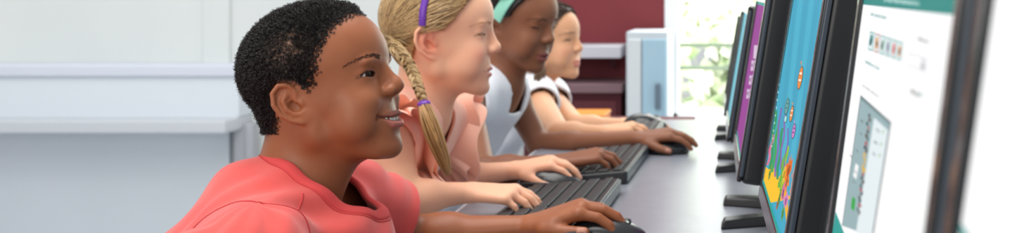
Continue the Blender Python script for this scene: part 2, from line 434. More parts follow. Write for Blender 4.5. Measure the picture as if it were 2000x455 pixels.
def eyeballs(H, parent, iris, gaze):
    for c in H.eyes:
        n, m = 40, 32
        th = np.linspace(0, math.pi, n); ph = np.arange(m) * 2 * math.pi / m
        g = unit(gaze); a = unit(np.cross(g, A(0, 0, 1))); b = np.cross(a, g)
        V = np.array([g * math.cos(t) + (a * math.cos(p) + b * math.sin(p)) * math.sin(t) for t in th for p in ph])
        ang = np.repeat(np.degrees(th), m)
        col = np.tile(A(.50, .44, .40), (len(V), 1))
        col[ang < 30] = A(*iris); col[(ang < 30) & (ang > 25)] = A(*iris) * .4; col[ang < 12] = (.003, .003, .003)
        r = 12.9 + 0.5 * np.exp(-(ang / 24) ** 2)
        Vw = H.W(c + V * r[:, None])
        Q = np.array([[i * m + j, i * m + (j + 1) % m, (i + 1) * m + (j + 1) % m, (i + 1) * m + j] for i in range(n - 1) for j in range(m)])
        mk('eye', Vw, Q, MAT['eye'], parent, True, col)

def face_hair(H, sol, parent, colr, browz=0, thick=1.0, lashes=True, arch=1.0, browdark=.30):
    rg = np.random.default_rng(3)
    for y in (-1, 1):
        paths = []
        for i in range(int(150 * thick)):
            t = rg.random(); w = (1 - abs(2 * t - .8) ** 2.2 * .35) * 4.0
            cy = 15 + 38 * t; cz = 30 + browz + arch * 4.0 * math.sin(t * 2.6) + rg.uniform(-w, w) * (1 - .55 * t)
            d = A(0, 1, .6 - 1.1 * t + rg.normal() * .12) * A(1, y, 1); p0 = A(90 - t * t * 34, cy * y, cz + 3 - 5 * t * t)
            L = rg.uniform(3.5, 6)
            paths.append([p0 + d * L * f for f in (0, .5, 1)])
        pw = H.W(np.array(paths)); sh = pw.shape
        pw = sol.project(pw.reshape(-1, 3), 0.0, 5).reshape(sh); nrm = sol.normal(pw.reshape(-1, 3)).reshape(sh)
        pw = pw + nrm * A(0.0002, .0005, .0007)[None, :, None]
        V, Q = tubes(pw, np.array([.00017, .00017, .00005]) * 1.3, 3); mk('eyebrow', V, Q, colr, parent)
    if lashes:
        for c, pts in zip(H.eyes, H.es):
            pts = np.array(pts); sp = spline(pts, 34); paths = []; 
            for i, p in enumerate(sp[4:]):
                f = (i + 4) / 34; n = unit(p - c); e = H.k['eye'] * .9 * math.sin(math.pi * min(max(f, .05), .95)) ** .6
                b = p + A(0, 0, 1) * e + n * .2; out = unit(n + A(0, (p[1] - c[1]) * .03, 0))
                L = (4.2 if f > .4 else 3.2) * H.k.get('lash', 1)
                paths.append([b, b + out * L * .5 + A(0, 0, -.2), b + out * L * .9 + A(0, 0, L * .35)])
            V, Q = tubes(H.W(np.array(paths)), np.array([.00016, .00012, .00004]), 3); mk('eyelashes', V, Q, colr, parent)
# ------------------------------------------------------------------ hands and bodies
def hand(wrist, f, n, thumb, L=0.15, curl=(20, 25, 15), spread=1.0, tcurl=0, thick=1.0, fing=None, tdir=None):
    """wrist pos, f: finger direction, n: back-of-hand normal, thumb: +1/-1 (thumb on +t side where t = n x f * thumb)"""
    f = unit(f); n = unit(A(*n) - f * (A(*n) @ f)); t = np.cross(n, f) * thumb; w = A(*wrist); s = L / 0.15
    out, tips = [], []
    pal, fin = [], []
    lat = [0.0245, 0.0085, -0.0078, -0.0225]; fwd = [.078, .082, .078, .070]; ln = [.058, .065, .060, .047]; rr = [.0076, .0078, .0074, .0064]
    for i in range(4):
        k = w + (f * fwd[i] + t * lat[i] + n * (.002 if i in (1, 2) else -.001)) * s
        b = w + (f * .012 + t * lat[i] * .55) * s
        pal.append(FCap(b, k, .0125 * s * thick, .0100 * s * thick, n, .92))
        d = f + t * (lat[i] * 5 * spread); d = unit(d)
        cu = fing[i] if fing is not None else curl; ang = 0; p = k; r = rr[i] * s * thick
        for j, fr in enumerate((.46, .30, .24)):
            ang += math.radians(cu[j]); dd = d * math.cos(ang) - n * math.sin(ang); q = p + dd * ln[i] * fr * s
            r2 = r * (.93 if j < 2 else .84); fin.append(Cap(p, q, r, r2)); p = q; r = r2
        nn = n * math.cos(ang) + d * math.sin(ang)
        tips.append((p - dd * .001 * s, nn, dd, r))
    pal.append(Cap(w + f * .02 * s + t * .012 * s - n * .004 * s, w + f * .04 * s + t * .026 * s - n * .006 * s, .014 * s, .011 * s))
    p = w + (f * .028 + t * .027 - n * .006) * s; d = unit(tdir if tdir is not None else f * .80 + t * .62 - n * .25); ax = unit(np.cross(d, t if abs(d @ t) < .9 else n)); r = .0105 * s
    bend = unit(f * .9 - t * .35 - n * .2)
    for j, l in enumerate((.030, .026)):
        d = unit(d + bend * (.25 * j + tcurl)); q = p + d * l * s; fin.append(Cap(p, q, r, r * (.88 if j == 0 else .8))); p = q; r *= .88
    tips.append((p - d * .001 * s, unit(n * .6 + t * .6 - d * (d @ (n * .6 + t * .6))), d, r * .95))
    return pal, fin, tips

def nails(V, col, tips, c):
    for p, n, d, r in tips:
        q = V - p; a = q @ d; b = q @ n; s = np.cross(d, n); l = q @ s
        m = (b > r * .55) & (b < r * 1.7) & (a > -r * .9) & (a < r * .75) & (np.abs(l) < r * .62)
        col[m] = col[m] * .35 + A(*c) * .65
    return col

def arm_prims(S, E, W, r=(.040, .031, .030, .019)):
    f = unit(W - E)
    return [('+', [Cap(S, E, r[0], r[1])], .02, 0), ('+', [Cap(E, E + (W - E) * .35, r[1] * .97, r[2])], .012, 0), ('+', [FCap(E + (W - E) * .3, W, r[2], r[3], A(0, 0, 1), .86)], .012, 0)]

class Person:
    """joints in world metres: N neck base, SR/SL shoulders, ER/EL elbows, WR/WL wrists, pelvis; head H"""
    def __init__(s, H, J, hands, arm=(.040, .031, .030, .019), neck=(.046, .052), chest=(.072, .118), hs=.15):
        s.H = H; s.J = J = {k: A(*v) for k, v in J.items()}; s.tips = []
        b = Solid(); b.ext(H.prims); s.body = b
        hb = H.W((-14, 0, -20)); hf = H.W((14, 0, -42))
        N, Pv = J['N'], J['P']
        b.add(Cap(hb, N, neck[0] * 1.02, neck[1]), .02); b.add(Cap(hf, N + unit(H.M[:, 0]) * .018, neck[0] * .80, neck[1] * .85), .02)
        s.torso = []
        sp = unit(Pv - N); side = unit(J['SL'] - J['SR']); fr = unit(np.cross(sp, side)); 
        if fr[0] < 0: fr = -fr
        s.sp, s.side, s.fr = sp, side, fr; R = np.stack([fr, side, sp], 1); s.R = R
        Lt = np.linalg.norm(Pv - N)
        s.torso += [('+', [Ell(N + sp * Lt * .32, (chest[0], chest[1], Lt * .36), R)], .03, 0), ('+', [Ell(N + sp * Lt * .72, (chest[0] * 1.02, chest[1] * .92, Lt * .36), R)], .03, 0),
                    ('+', [Ell(Pv, (.085, .12, .09), R)], .03, 0)]
        mid = (J['SR'] + J['SL']) / 2
        for k in ('SR', 'SL'):
            s.torso += [('+', [Cap(N + sp * .02, J[k], .046, .040)], .03, 0), ('+', [Cap(N + sp * .07 , J[k] + sp * .03, .05, .036)], .03, 0)]
        b.ext(s.torso)
        for sd in 'RL':
            b.ext(arm_prims(J['S' + sd], J['E' + sd], J['W' + sd], arm))
            h = hands[sd]; pal, fin, tips = hand(J['W' + sd], h['f'], h['n'], 1 if sd == 'R' else -1, L=h.get('L', hs), **{k: v for k, v in h.items() if k not in ('f', 'n', 'L')})
            b.grp(pal, .010, .007); b.grp(fin, .005, .0006); s.tips += tips
    def mesh_body(s, parent, vox, paintf, m, nailc, name='body'):
        pts = [s.H.W(A(x, y, z)) for x in (-105, 120) for y in (-90, 90) for z in (-95, 125)] + [v + d for v in s.J.values() for d in (A(.06, .06, .06), -A(.06, .06, .06))] + [t[0] for t in s.tips]
        pts = np.array(pts); lo, hi = pts.min(0) - .06, pts.max(0) + .06
        V, Q = s.body.mesh(lo, hi, vox); V = vsmooth(V, Q, 1, .4); V = s.H.crease(V, vnormals(V, Q))
        col = paintf(V); col = nails(V, col, s.tips, nailc)
        o = mk(name, V, Q, m, parent, True, col); s.V, s.Q = V, Q
        return o

def legs(p, parent, name, m, shoe_m, floor=0.0, knee_dx=.33, spreadf=1.0):
    """trousers and shoes below the desk, thighs forward, feet on the floor"""
    Pv = p.J['P']; sol = Solid(); sol.add(Ell(Pv + A(0.0, 0, -.01), (.105, .135, .10)), .02)
    for y in (-1, 1):
        hip = Pv + A(.03, .07 * y, -.02); kn = A(Pv[0] + knee_dx, Pv[1] + .09 * y * spreadf, Pv[2] + .0); an = A(kn[0] - .03, kn[1], .09)
        sol.add(Cap(hip, kn, .068, .052), .03); sol.add(Cap(kn, an, .052, .042), .02)
    lo = A(Pv[0] - .16, Pv[1] - .22, 0); hi = A(Pv[0] + .5, Pv[1] + .22, Pv[2] + .16)
    V, Q = sol.mesh(lo, hi, .007); mk(name, V, Q, m, parent)
    for y in (-1, 1):
        an = A(Pv[0] + knee_dx - .03, Pv[1] + .09 * y * spreadf, .05)
        q = Solid(); q.add(Cap(an + A(-.03, 0, -.015), an + A(.12, 0, -.02), .036, .030), .01); q.add(Cap(an, an + A(-.01, 0, .04), .038, .036), .02)
        q.sub(Cyl(an + A(.03, 0, -.2), an + A(.03, 0, -.05), .3, .3, (1, 0, 0)), .004)
        V, Q = q.mesh(an - .2, an + .25, .006); mk('shoe', V, Q, shoe_m, parent)

def garment(p, inflate, prims, shell, cuts, lo, hi, vox, name, m, parent, folds=None, col=None):
    """cloth over the torso: torso prims inflated + extra prims, hollow shell, openings cut"""
    s = Solid()
    for op, ps, k, ik in p.torso:
        qs = []
        for q in ps:
            if isinstance(q, Ell): qs.append(Ell(q.c, q.r + inflate, q.R))
            else: qs.append(Cap(q.a, q.b, q.r1 + inflate, q.r2 + inflate))
        s.L.append((op, qs, k, ik))
    s.ext(prims); s.shell = max(shell, vox * 1.12); s.cuts = cuts
    V, Q = s.mesh(lo, hi, vox)
    V = vsmooth(V, Q, 2, .5)
    if folds:
        N = s.normal(V); V = V + N * folds(V)[:, None]
    return s, mk(name, V, Q, m, parent, True, col)

def ring_on(s, cyl, n=120, span=(-.5, .5), front=None):
    """curve where the surface of solid s meets the wall of cylinder cyl"""
    pts = []; zz = np.linspace(span[0], span[1], 240); o = (cyl.a + cyl.b) / 2
    for t in np.arange(n) * 2 * math.pi / n:
        l = o + cyl.w * zz[:, None] + (cyl.u * math.cos(t) * cyl.ru + cyl.v * math.sin(t) * cyl.rv)
        d = s.raw(l); k = np.nonzero((d[:-1] < 0) & (d[1:] >= 0))[0]
        if len(k): i = k[-1]; f = d[i] / (d[i] - d[i + 1]); pts.append(l[i] + (l[i + 1] - l[i]) * f)
    return np.array(pts)
def closed_tube(pts, r, sides=8, flat=None):
    p = np.vstack([pts, pts[:1]]); V, Q = tubes(p, r, sides)
    return V, Q
# ------------------------------------------------------------------ shared materials
MAT = {}
MAT['eye'] = mat('eye_wet', rough=.22, attr='Col', spec=.12)
MAT['teeth'] = mat('teeth', lin(236, 228, 215), rough=.18, sss=.1)
MAT['hair_black'] = mat('hair_black', (.011, .008, .007), rough=.36, spec=.5)
MAT['brow_black'] = mat('brow_black', (.055, .030, .022), rough=.9, spec=.1)
MAT['trousers'] = mat('denim', lin(40, 52, 80), rough=.9, noise=(60, lin(52, 66, 98), 3))
MAT['shoe'] = mat('shoe_dark', lin(40, 40, 44), rough=.6)

# ------------------------------------------------------------------ the boy in front
def make_boy():
    root = empty('person', (-.80, 1.55, 0))
    tag(root, 'smiling child with short black curly hair in a coral red t-shirt', 'person', 'children in a row at the computer desk')
    D = A(0, 0, DZ)
    H = Head(A(-.534, 1.575, .945), -4, 10, 0, 1.02, nose=.75, ala=14.8, lipf=.98, smile=1.0, open=1.3, eye=3.3, eyedz=-.4, chub=2, lash=.8, nz=8, mz=4.5)
    J = dict(N=D + A(-.565, 1.56, .105), SR=D + A(-.550, 1.395, .055), SL=D + A(-.548, 1.715, .072), P=A(-.86, 1.52, .52),
             ER=D + A(-.61, 1.235, .022), EL=D + A(-.485, 1.80, .006), WR=D + A(-.395, 1.42, .047), WL=P(1028, 444, 1.80))
    hands = dict(L=dict(f=(1, -.02, .36), n=(-.3, -.12, 1), L=.160, fing=[(30, 24, 26), (26, 22, 24), (28, 24, 22), (34, 26, 22)], spread=.7, tdir=(.95, -.28, -.02)),
                 R=dict(f=(1, .25, -.1), n=(0, 0, 1), curl=(25, 30, 20)))
    p = Person(H, J, hands, arm=(.041, .032, .031, .020), neck=(.047, .050), chest=(.058, .110))
    base = lin(156, 93, 60)
    def paint(V): return H.paint(V, base, lin(134, 78, 66), lin(176, 104, 94), lin(30, 16, 10), earc=lin(172, 104, 70))
    body = p.mesh_body(root, .0019, paint, mat('skin_brown', attr='Col', rough=.44, spec=.36, sss=.05, sss_r=(.008, .003, .0015), noise=(25, (.90, .86, .84), 4), bump=(900, .12, .0006)), lin(206, 150, 130))
    eyeballs(H, root, (.030, .012, .006), (1, -.22, -.02))
    face_hair(H, p.body, MAT['brow_black'], MAT['brow_black']) if False else face_hair(H, p.body, root, MAT['brow_black'], thick=.9, browz=4.0, arch=1.5)
    # upper teeth, one strip of rounded crowns
    tp = []
    for i, y in enumerate((-15.5, -9.5, -3.5 - .6, 3.5 + .6, 9.5, 15.5)):
        x = 88.6 - (y / 20) ** 2 * 9.5; w = (6.6, 6.8, 8.2, 8.2, 6.8, 6.6)[i]
        tp.append(Ell((x, y, -37.6), (2.6, w * .56, 5.5)))
    ts = Solid(); ts.grp([H.X(q) for q in tp], 0, .0004); c = H.W((88, 0, -38)); V, Q = ts.mesh(c - .03, c + .03, .0008); mk('teeth', V, Q, MAT['teeth'], root)
    boy_hair(H, p, root)
    boy_shirt(p, root)
    legs(p, root, 'trousers', MAT['trousers'], MAT['shoe'])
    return p

def hair_region_boy(q):
    x, y, z = q[..., 0], np.abs(q[..., 1]), q[..., 2]
    # front limit x of the hairline as a function of height (temple -> sideburn), rounded over the forehead
    fx = np.interp(z, [-60, -5, 8, 22, 35, 48, 62, 78, 92, 105, 125], [-58, -30, 14, 20, 27, 31, 38, 46, 55, 64, 70])
    fx = fx + np.where(z > 50, np.clip((52 - y) / 52, 0, 1) * 10, 0)
    back = 0
    ear = ((x + 8) / 24) ** 2 + ((z - 2) / 30) ** 2 > 1
    return (x < fx) & ear & (z > -60 + np.clip(x + 75, 0, 60) * .35)

def sheen_patch_boy(q):  # side hair highlights put into colour: fewer curls over lighter bare scalp
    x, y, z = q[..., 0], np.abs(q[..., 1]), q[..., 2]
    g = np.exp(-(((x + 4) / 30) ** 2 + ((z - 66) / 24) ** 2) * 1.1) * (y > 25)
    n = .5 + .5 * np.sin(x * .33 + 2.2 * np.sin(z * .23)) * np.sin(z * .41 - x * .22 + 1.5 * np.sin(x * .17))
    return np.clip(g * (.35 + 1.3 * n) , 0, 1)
def boy_hair(H, p, root):
    rg = np.random.default_rng(5)
    d = rg.normal(size=(120000, 3)); d /= np.linalg.norm(d, axis=1, keepdims=True)
    q = A(0, 0, 34) + d * A(90, 72, 82)
    q = q[(q[:, 2] > -60)]
    w = p.body.project(H.W(q), 0, 5); q = H.Lc(w); fr = q + rg.normal(size=q.shape) * 3.4
    m = hair_region_boy(fr) & (q[:, 2] > -58) & (np.abs(q[:, 1]) < 90); w, q = w[m][:32000], q[m][:32000]
    kp = rg.random(len(q)) > sheen_patch_boy(q) * .72; w, q = w[kp], q[kp]
    n = p.body.normal(w)
    # clumped lengths
    xs = q; nz = np.sin(xs[:, 0] * .55 + 3 * np.sin(xs[:, 2] * .21)) * np.sin(xs[:, 2] * .6 + 2 * np.sin(xs[:, 1] * .3)) * np.sin(xs[:, 1] * .5 + xs[:, 0] * .13)
    edge = np.ones(len(q)); 
    for dx in (4, 8, 13): edge *= np.where(hair_region_boy(q + A(dx, 0, 0)), 1, .72)
    edge *= np.clip((q[:, 2] + 58) / 45, .35, 1)
    L = (.0088 + .0018 * nz + rg.normal(size=len(q)) * .0012) * edge
    T = 12; tt = np.linspace(0, 1, T); ph = rg.random(len(q)) * 6.28; turns = rg.uniform(1.6, 2.8, len(q))
    ref = unit(H.M @ A(.3, .2, 1)); u = np.cross(n, ref); u /= np.linalg.norm(u, axis=1, keepdims=True); v = np.cross(n, u)
    lean = rg.normal(size=(len(q), 3)) * .35 + n; lean /= np.linalg.norm(lean, axis=1, keepdims=True)
    R = rg.uniform(.0006, .0014, len(q))
    a = ph[:, None] + turns[:, None] * 6.28 * tt[None]
    rad = R[:, None] * np.clip(tt * 4, .2, 1)
    pts = w[:, None] - n[:, None] * .001 + lean[:, None] * (L[:, None] * tt)[..., None] + (u[:, None] * np.cos(a)[..., None] + v[:, None] * np.sin(a)[..., None]) * rad[..., None]
    rr = np.full(T, .00027); rr[-1] = .0002
    V, Q = tubes(pts, rr[None], 3)
    hb = mk('hair', V, Q, MAT['hair_black'], root)
    # close crop under the curls: a thin cap of dense short hair following the scalp
    s = Solid(); s.L = [e for e in H.prims[:7]]
    cap = Solid(); cap.L = [(op, [Ell(k.c, k.r + .0012, k.R) for k in ps], kk, ik) for op, ps, kk, ik in H.prims[:3]]
    Vc, Qc = cap.mesh(H.W((-6, 0, 40)) - .14, H.W((-6, 0, 40)) + .14, .0022)
    ql = H.Lc(Vc); keep = hair_region_boy(ql + A(5, 0, 0)) & (ql[:, 2] > -40)
    Qc = Qc[keep[Qc].all(1)]
    used = np.unique(Qc); mp = -np.ones(len(Vc), int); mp[used] = np.arange(len(used)); Vc = Vc[used]; Qc = mp[Qc]
    nn = vnormals(Vc, Qc); f = np.sin(Vc[:, 0] * 900 + 2 * np.sin(Vc[:, 2] * 500)) * np.sin(Vc[:, 2] * 1000 + Vc[:, 1] * 700)
    qc = H.Lc(Vc); pm = sheen_patch_boy(qc)[:, None]; colc = A(.016, .011, .008) * (1 - pm) + A(*lin(150, 112, 90)) * pm
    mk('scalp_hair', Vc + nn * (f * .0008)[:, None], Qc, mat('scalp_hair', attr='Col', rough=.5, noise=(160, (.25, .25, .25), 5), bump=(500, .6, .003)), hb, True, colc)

def boy_shirt(p, root):
    J = p.J; D = A(0, 0, DZ)
    coral = lin(214, 72, 68)
    dl = unit(J['EL'] - J['SL']); dr = unit(J['ER'] - J['SR'])
    sl_end = J['SL'] + A(.035, .095, -.045); sr_end = J['SR'] + dr * .16
    ex = [('+', [Cap(J['SL'] + A(-.01, 0, .0), J['SL'] + A(.035, .080, -.040), .056, .060)], .03, 0), ('+', [Cap(J['SR'] - p.sp * .0, J['SR'] + dr * .17, .060, .066)], .035, 0),
          ('+', [Cap(J['N'] + p.fr * .02 + p.sp * .03, J['N'] + p.fr * .075 + p.sp * .12, .07, .075)], .05, 0), ('+', [Ell(J['N'] + A(.052, .0, -.050), (.075, .10, .052), rot(0, -20, 0))], .03, 0)]
    # neck opening: an oval hole whose rim runs from the nape down to the hanging collar in front
    bk, ft = P(522, 292, 1.56), P(696, 452, 1.58)
    mid = (bk + ft) / 2; ax = unit(np.cross(p.side, ft - bk)); 
    if ax[2] < 0: ax = -ax
    half = np.linalg.norm(ft - bk) / 2
    neck = Cyl(mid - ax * .16, mid + ax * .2, half, .060, ft - bk)
    a2 = J['SL'] + A(.050, .075, -.040)
    cut2 = Cyl(a2, a2 + unit(A(.75, .95, -.55)) * .2, .12, .12, (0, 0, 1))
    cut3 = Cyl(J['SR'] + dr * .16, J['SR'] + dr * .36, .10, .10, (0, 0, 1))
    wst = Cyl(J['P'] - p.sp * -.02, J['P'] + p.sp * .4, .4, .4, (0, 1, 0))
    def folds(V):
        q = V - J['N']; x, y, z = q[:, 0], q[:, 1], q[:, 2]
        r = np.hypot(y + .17, (x + z) * .7); a = np.arctan2(y + .17, (x - z))
        f = .0044 * np.sin(46 * (x + .55 * z) + 14 * y + 2 * np.sin(19 * y + 9 * x)) * np.clip((-x + .03) / .1, 0, 1)
        f += .0026 * np.sin(a * 9 + 3 * np.sin(28 * x)) * np.clip(1 - np.abs(r - .10) / .09, 0, 1)
        m2 = np.clip((y - .08) / .05, 0, 1); f += m2 * .0030 * np.sin(150 * (x * .8 + z * .25) + 2 * np.sin(40 * z)) * np.clip(1 - np.abs(z + .05) / .12, 0, 1)
        f += .0018 * np.sin(90 * x - 70 * z + 3 * np.sin(30 * y))
        return f
    lo = np.minimum(J['P'], J['SR']) + A(-.14, -.13, -.08); hi = A(J['SL'][0] + .2, J['SL'][1] + .24, J['N'][2] + .12)
    m = mat('coral_jersey', coral, rough=.88, sheen=.25, noise=(18, lin(222, 84, 78), 5), bump=(1400, .25, .0006))
    s, o = garment(p, .013, ex, .0021, [(neck, .004), (cut2, .002), (cut3, .002), (wst, .002)], lo, hi, .0026, 't_shirt', m, root, folds)
    SH = s.shell
    # ribbed collar band lying along the opening, with its stitched edge
    cp = ring_on(s, neck, 160)
    def lay(q, off):
        q = s.project(q, SH, 6); return q + s.normal(q) * (folds(q) + off)[:, None]
    for k in range(4): cp = (cp + np.roll(cp, 1, 0) + np.roll(cp, -1, 0)) / 3
    c = cp.mean(0); outw = cp - c; outw -= (outw @ ax)[:, None] * ax; outw /= np.linalg.norm(outw, axis=1, keepdims=True)
    rows = [lay(cp + outw * t, o_) for t, o_ in ((-.0005, -.0035), (-.001, .0005), (.002, .0022), (.007, .0024), (.012, .0022), (.0155, .0012), (.0165, -.002))]
    n_ = len(cp); V = np.vstack(rows); Q = np.array([[r_ * n_ + i_, r_ * n_ + (i_ + 1) % n_, (r_ + 1) * n_ + (i_ + 1) % n_, (r_ + 1) * n_ + i_] for r_ in range(len(rows) - 1) for i_ in range(n_)])
    mk('collar', V, Q, mat('coral_rib', lin(216, 72, 72), rough=.9, bump=(2500, .4, .0008)), root)
    ms = mat('coral_seam', lin(196, 58, 62), rough=.9)
    for t in (.0185,): V, Q = closed_tube(lay(cp + outw * t, .0003), .0007, 6); mk('seam', V, Q, ms, root)
    def seam(pp, name='seam'):
        w = np.array([P(*k) for k in pp]); w = lay(spline(w, 60), .0002); V, Q = tubes(w, .0010, 6); mk(name, V, Q, ms, root)
    seam([(404, 466, 1.44), (440, 434, 1.42), (490, 413, 1.40), (540, 413, 1.41), (572, 432, 1.42), (592, 466, 1.42)])
    seam([(600, 366, 1.47), (599, 385, 1.46), (590, 404, 1.45), (570, 431, 1.42)])
boy = make_boy()
# ------------------------------------------------------------------ the girls behind
def hair_shell(H, cranium, region, parent, m, off, name='hair', vox=.003, bumps=.0006, col=None):
    cap = Solid(); cap.L = [(op, [Ell(k.c, k.r + off, k.R) for k in ps], kk, ik) for op, ps, kk, ik in H.prims[:3]]
    c = H.W((-2, 0, 35)); V, Q = cap.mesh(c - .15, c + .15, vox); keep = region(H.Lc(V)); Q = Q[keep[Q].any(1)]
    used = np.unique(Q); mp = -np.ones(len(V), int); mp[used] = np.arange(len(used)); V = V[used]; Q = mp[Q]
    o = mk(name, V, Q, m, parent, True, None if col is None else np.tile(A(*col), (len(V), 1)))
    md = o.modifiers.new('solid', 'SOLIDIFY'); md.thickness = off * .9; md.offset = -1
    return o, cap
def strands(H, cap, region, G, parent, m, cols, count, thick=.0005, steps=14, lift=.0035, seed=1, name='hair_strands', wob=3.0):
    rg = np.random.default_rng(seed); d = rg.normal(size=(count * 4, 3)); d /= np.linalg.norm(d, axis=1, keepdims=True)
    q = A(0, 0, 40) + d * A(90, 72, 78); q = q[region(q)][:count]; n = len(q); t = np.linspace(0, 1, steps)
    Gj = A(*G) + rg.normal(size=(n, 3)) * A(4, 5, 5)
    # walk along the head towards the gathering point with a light sag
    p = q[:, None] * (1 - t)[None, :, None] + Gj[:, None] * t[None, :, None]
    p[..., 2] += (np.sin(t * math.pi) * 10)[None] * rg.uniform(-.3, 1, (n, 1)) + np.sin(t * 9)[None] * rg.normal(size=(n, 1)) * wob * .3
    w = H.W(p).reshape(-1, 3); offs = (rg.random(n) * lift)[:, None] * np.ones(steps)[None]
    w = cap.project(w, 0, 5).reshape(n, steps, 3); nn = cap.normal(w.reshape(-1, 3)).reshape(n, steps, 3); w = w + nn * offs[..., None]
    rr = np.full(steps, thick); rr[0] *= .5
    V, Q = tubes(w, rr[None], 3)
    ci = rg.random(n) ** 1.3; c = np.array([A(*cols[0]) * (1 - k) + A(*cols[1]) * k for k in ci]); c = np.repeat(c, steps * 3, axis=0)
    return mk(name, V, Q, m, parent, True, c)
def bundle(path, R, m, parent, cols, name, n=160, thick=.0006, steps=40, seed=2, twist=0.0, taper=1.0, flare=0.0):
    """loose bundle of hairs round a centre path; R radius"""
    rg = np.random.default_rng(seed); c = spline(path, steps); t = np.gradient(c, axis=0); t /= np.linalg.norm(t, axis=1, keepdims=True)
    u = np.cross(t, A(0, 1, .2)); u /= np.linalg.norm(u, axis=1, keepdims=True); v = np.cross(t, u); s = np.linspace(0, 1, steps)
    a = rg.random(n) * 6.28; r = np.sqrt(rg.random(n)) * R
    prof = (1 - s * (1 - taper)) * (1 + flare * np.sin(s * math.pi))
    aa = a[:, None] + twist * s[None] + rg.normal(size=(n, 1)) * .5 * s[None]
    p = c[None] + (u[None] * np.cos(aa)[..., None] + v[None] * np.sin(aa)[..., None]) * (r[:, None] * prof[None])[..., None]
    rr = np.full(steps, thick); rr[-1] *= .3
    V, Q = tubes(p, rr[None], 3); ci = rg.random(n); cc = np.array([A(*cols[0]) * (1 - k) + A(*cols[1]) * k for k in ci]); cc = np.repeat(cc, steps * 3, axis=0)
    return mk(name, V, Q, m, parent, True, cc)
def ribbon(curve, outd, nrm, width, amp, waves, m, parent, name, rows=8, thick=.0012, seed=0, droop=0.0):
    n = len(curve); s = np.linspace(0, 1, n)[:, None]; w = width * np.clip(np.sin(s * math.pi) * 1.6, .25, 1)
    tg = np.gradient(curve, axis=0); tg /= np.linalg.norm(tg, axis=1, keepdims=True); nrm = np.cross(tg, outd); nrm /= np.linalg.norm(nrm, axis=1, keepdims=True)
    V = []
    for j in range(rows):
        f = j / (rows - 1)
        ph = waves * 6.283 * s + 1.2 * np.sin(s * 11 + seed)
        V.append(curve + outd * w * f + nrm * (amp * f * np.sin(ph)) + outd * (amp * .4 * f * np.sin(ph * 2 + 1)) + A(0, 0, -1) * droop * f * f)
    V = np.array(V).reshape(-1, 3)
    Q = np.array([[j * n + i, j * n + i + 1, (j + 1) * n + i + 1, (j + 1) * n + i] for j in range(rows - 1) for i in range(n - 1)])
    o = mk(name, V, Q, m, parent); md = o.modifiers.new('solid', 'SOLIDIFY'); md.thickness = thick; sb = o.modifiers.new('sub', 'SUBSURF'); sb.levels = sb.render_levels = 1
    return o
MAT['hair_strand'] = mat('hair_strand', rough=.38, attr='Col', spec=.5)
MAT['skin_fair'] = mat('skin_fair', rough=.5, spec=.4, attr='Col', sss=.18, sss_r=(.010, .004, .002))
MAT['skin_dark'] = mat('skin_dark', rough=.5, spec=.4, attr='Col', sss=.10, sss_r=(.007, .003, .0015))
MAT['peach'] = mat('peach_cotton', lin(255, 190, 168), rough=.85, sheen=.15, sss=.25, sss_r=(.010, .004, .003), bump=(300, .2, .001))
MAT['white_cotton'] = mat('white_cotton', lin(236, 238, 246), rough=.9, bump=(90, .25, .001))
MAT['mint'] = mat('mint_ribbon', lin(150, 218, 196), rough=.6)
MAT['purple'] = mat('purple_plastic', lin(108, 52, 168), rough=.35)

def arc_over(H, cap, pts, r, m, parent, name, off=.004, flat=None, sides=8):
    w = H.W(spline([A(*p) for p in pts], 60)); w = cap.project(w, off, 8)
    nn = cap.normal(w); t = np.gradient(w, axis=0); t /= np.linalg.norm(t, axis=1, keepdims=True); b = np.cross(t, nn)
    a = np.arange(sides) * 2 * math.pi / sides; fw, ft = r
    V = (w[:, None] + b[:, None] * (np.cos(a) * fw)[None, :, None] + nn[:, None] * (np.sin(a) * ft)[None, :, None]).reshape(-1, 3)
    n = len(w); Q = np.array([[i * sides + k, i * sides + (k + 1) % sides, (i + 1) * sides + (k + 1) % sides, (i + 1) * sides + k] for i in range(n - 1) for k in range(sides)])
    return mk(name, V, Q, m, parent)

def body_bounds(J, ex=.13):
    p = np.array([J[k] for k in ('N', 'SR', 'SL', 'P')]); return p.min(0) - A(ex, ex, ex), p.max(0) + A(ex, ex, ex * .7)
def simple_top(p, root, m, infl, neck_r, arm_r, name, sleeve=None, folds=.0015, vox=.0033, neck_shift=0.0, neck_tilt=.5, hole_out=-.012):
    J = p.J; ex = []; cuts = []
    ax = unit(A(neck_tilt, 0, 1)); c = J['N'] + p.fr * (.018 + neck_shift) + p.sp * .0
    nk = Cyl(c - ax * .05, c + ax * .2, neck_r * 1.1, neck_r, (1, 0, 0)); cuts.append((nk, .004))
    holes = {}
    for sd, y in (('R', -1), ('L', 1)):
        S, E = J['S' + sd], J['E' + sd]; d = unit(E - S)
        if sleeve:
            ex.append(('+', [Cap(S, S + d * sleeve, .048, .045)], .03, 0)); cuts.append((Cyl(S + d * (sleeve - .005), S + d * (sleeve + .15), .1, .1, (0, 1, 0)), .002))
        else:
            ad = unit(p.side * y * 1.0 + d * .35 + A(0, 0, .1)); a = S + d * .02 + p.side * y * hole_out
            h = Cyl(a, a + ad * .2, arm_r, arm_r * .8, p.sp); holes[sd] = h; cuts.append((h, .003))
    cuts.append((Cyl(J['P'] + p.sp * .03, J['P'] + p.sp * .4, .4, .4, (0, 1, 0)), .002))
    def fold(V):
        x, y, z = (V - J['N']).T
        return folds * (np.sin(60 * y + 20 * x + 2 * np.sin(25 * z)) * .7 + np.sin(95 * y - 30 * z) * .5 + .6 * np.sin(70 * z + 40 * x))
    lo, hi = body_bounds(J); s, o = garment(p, infl, ex, .0024, cuts, lo, hi, vox, name, m, root, fold)
    return s, nk, holes

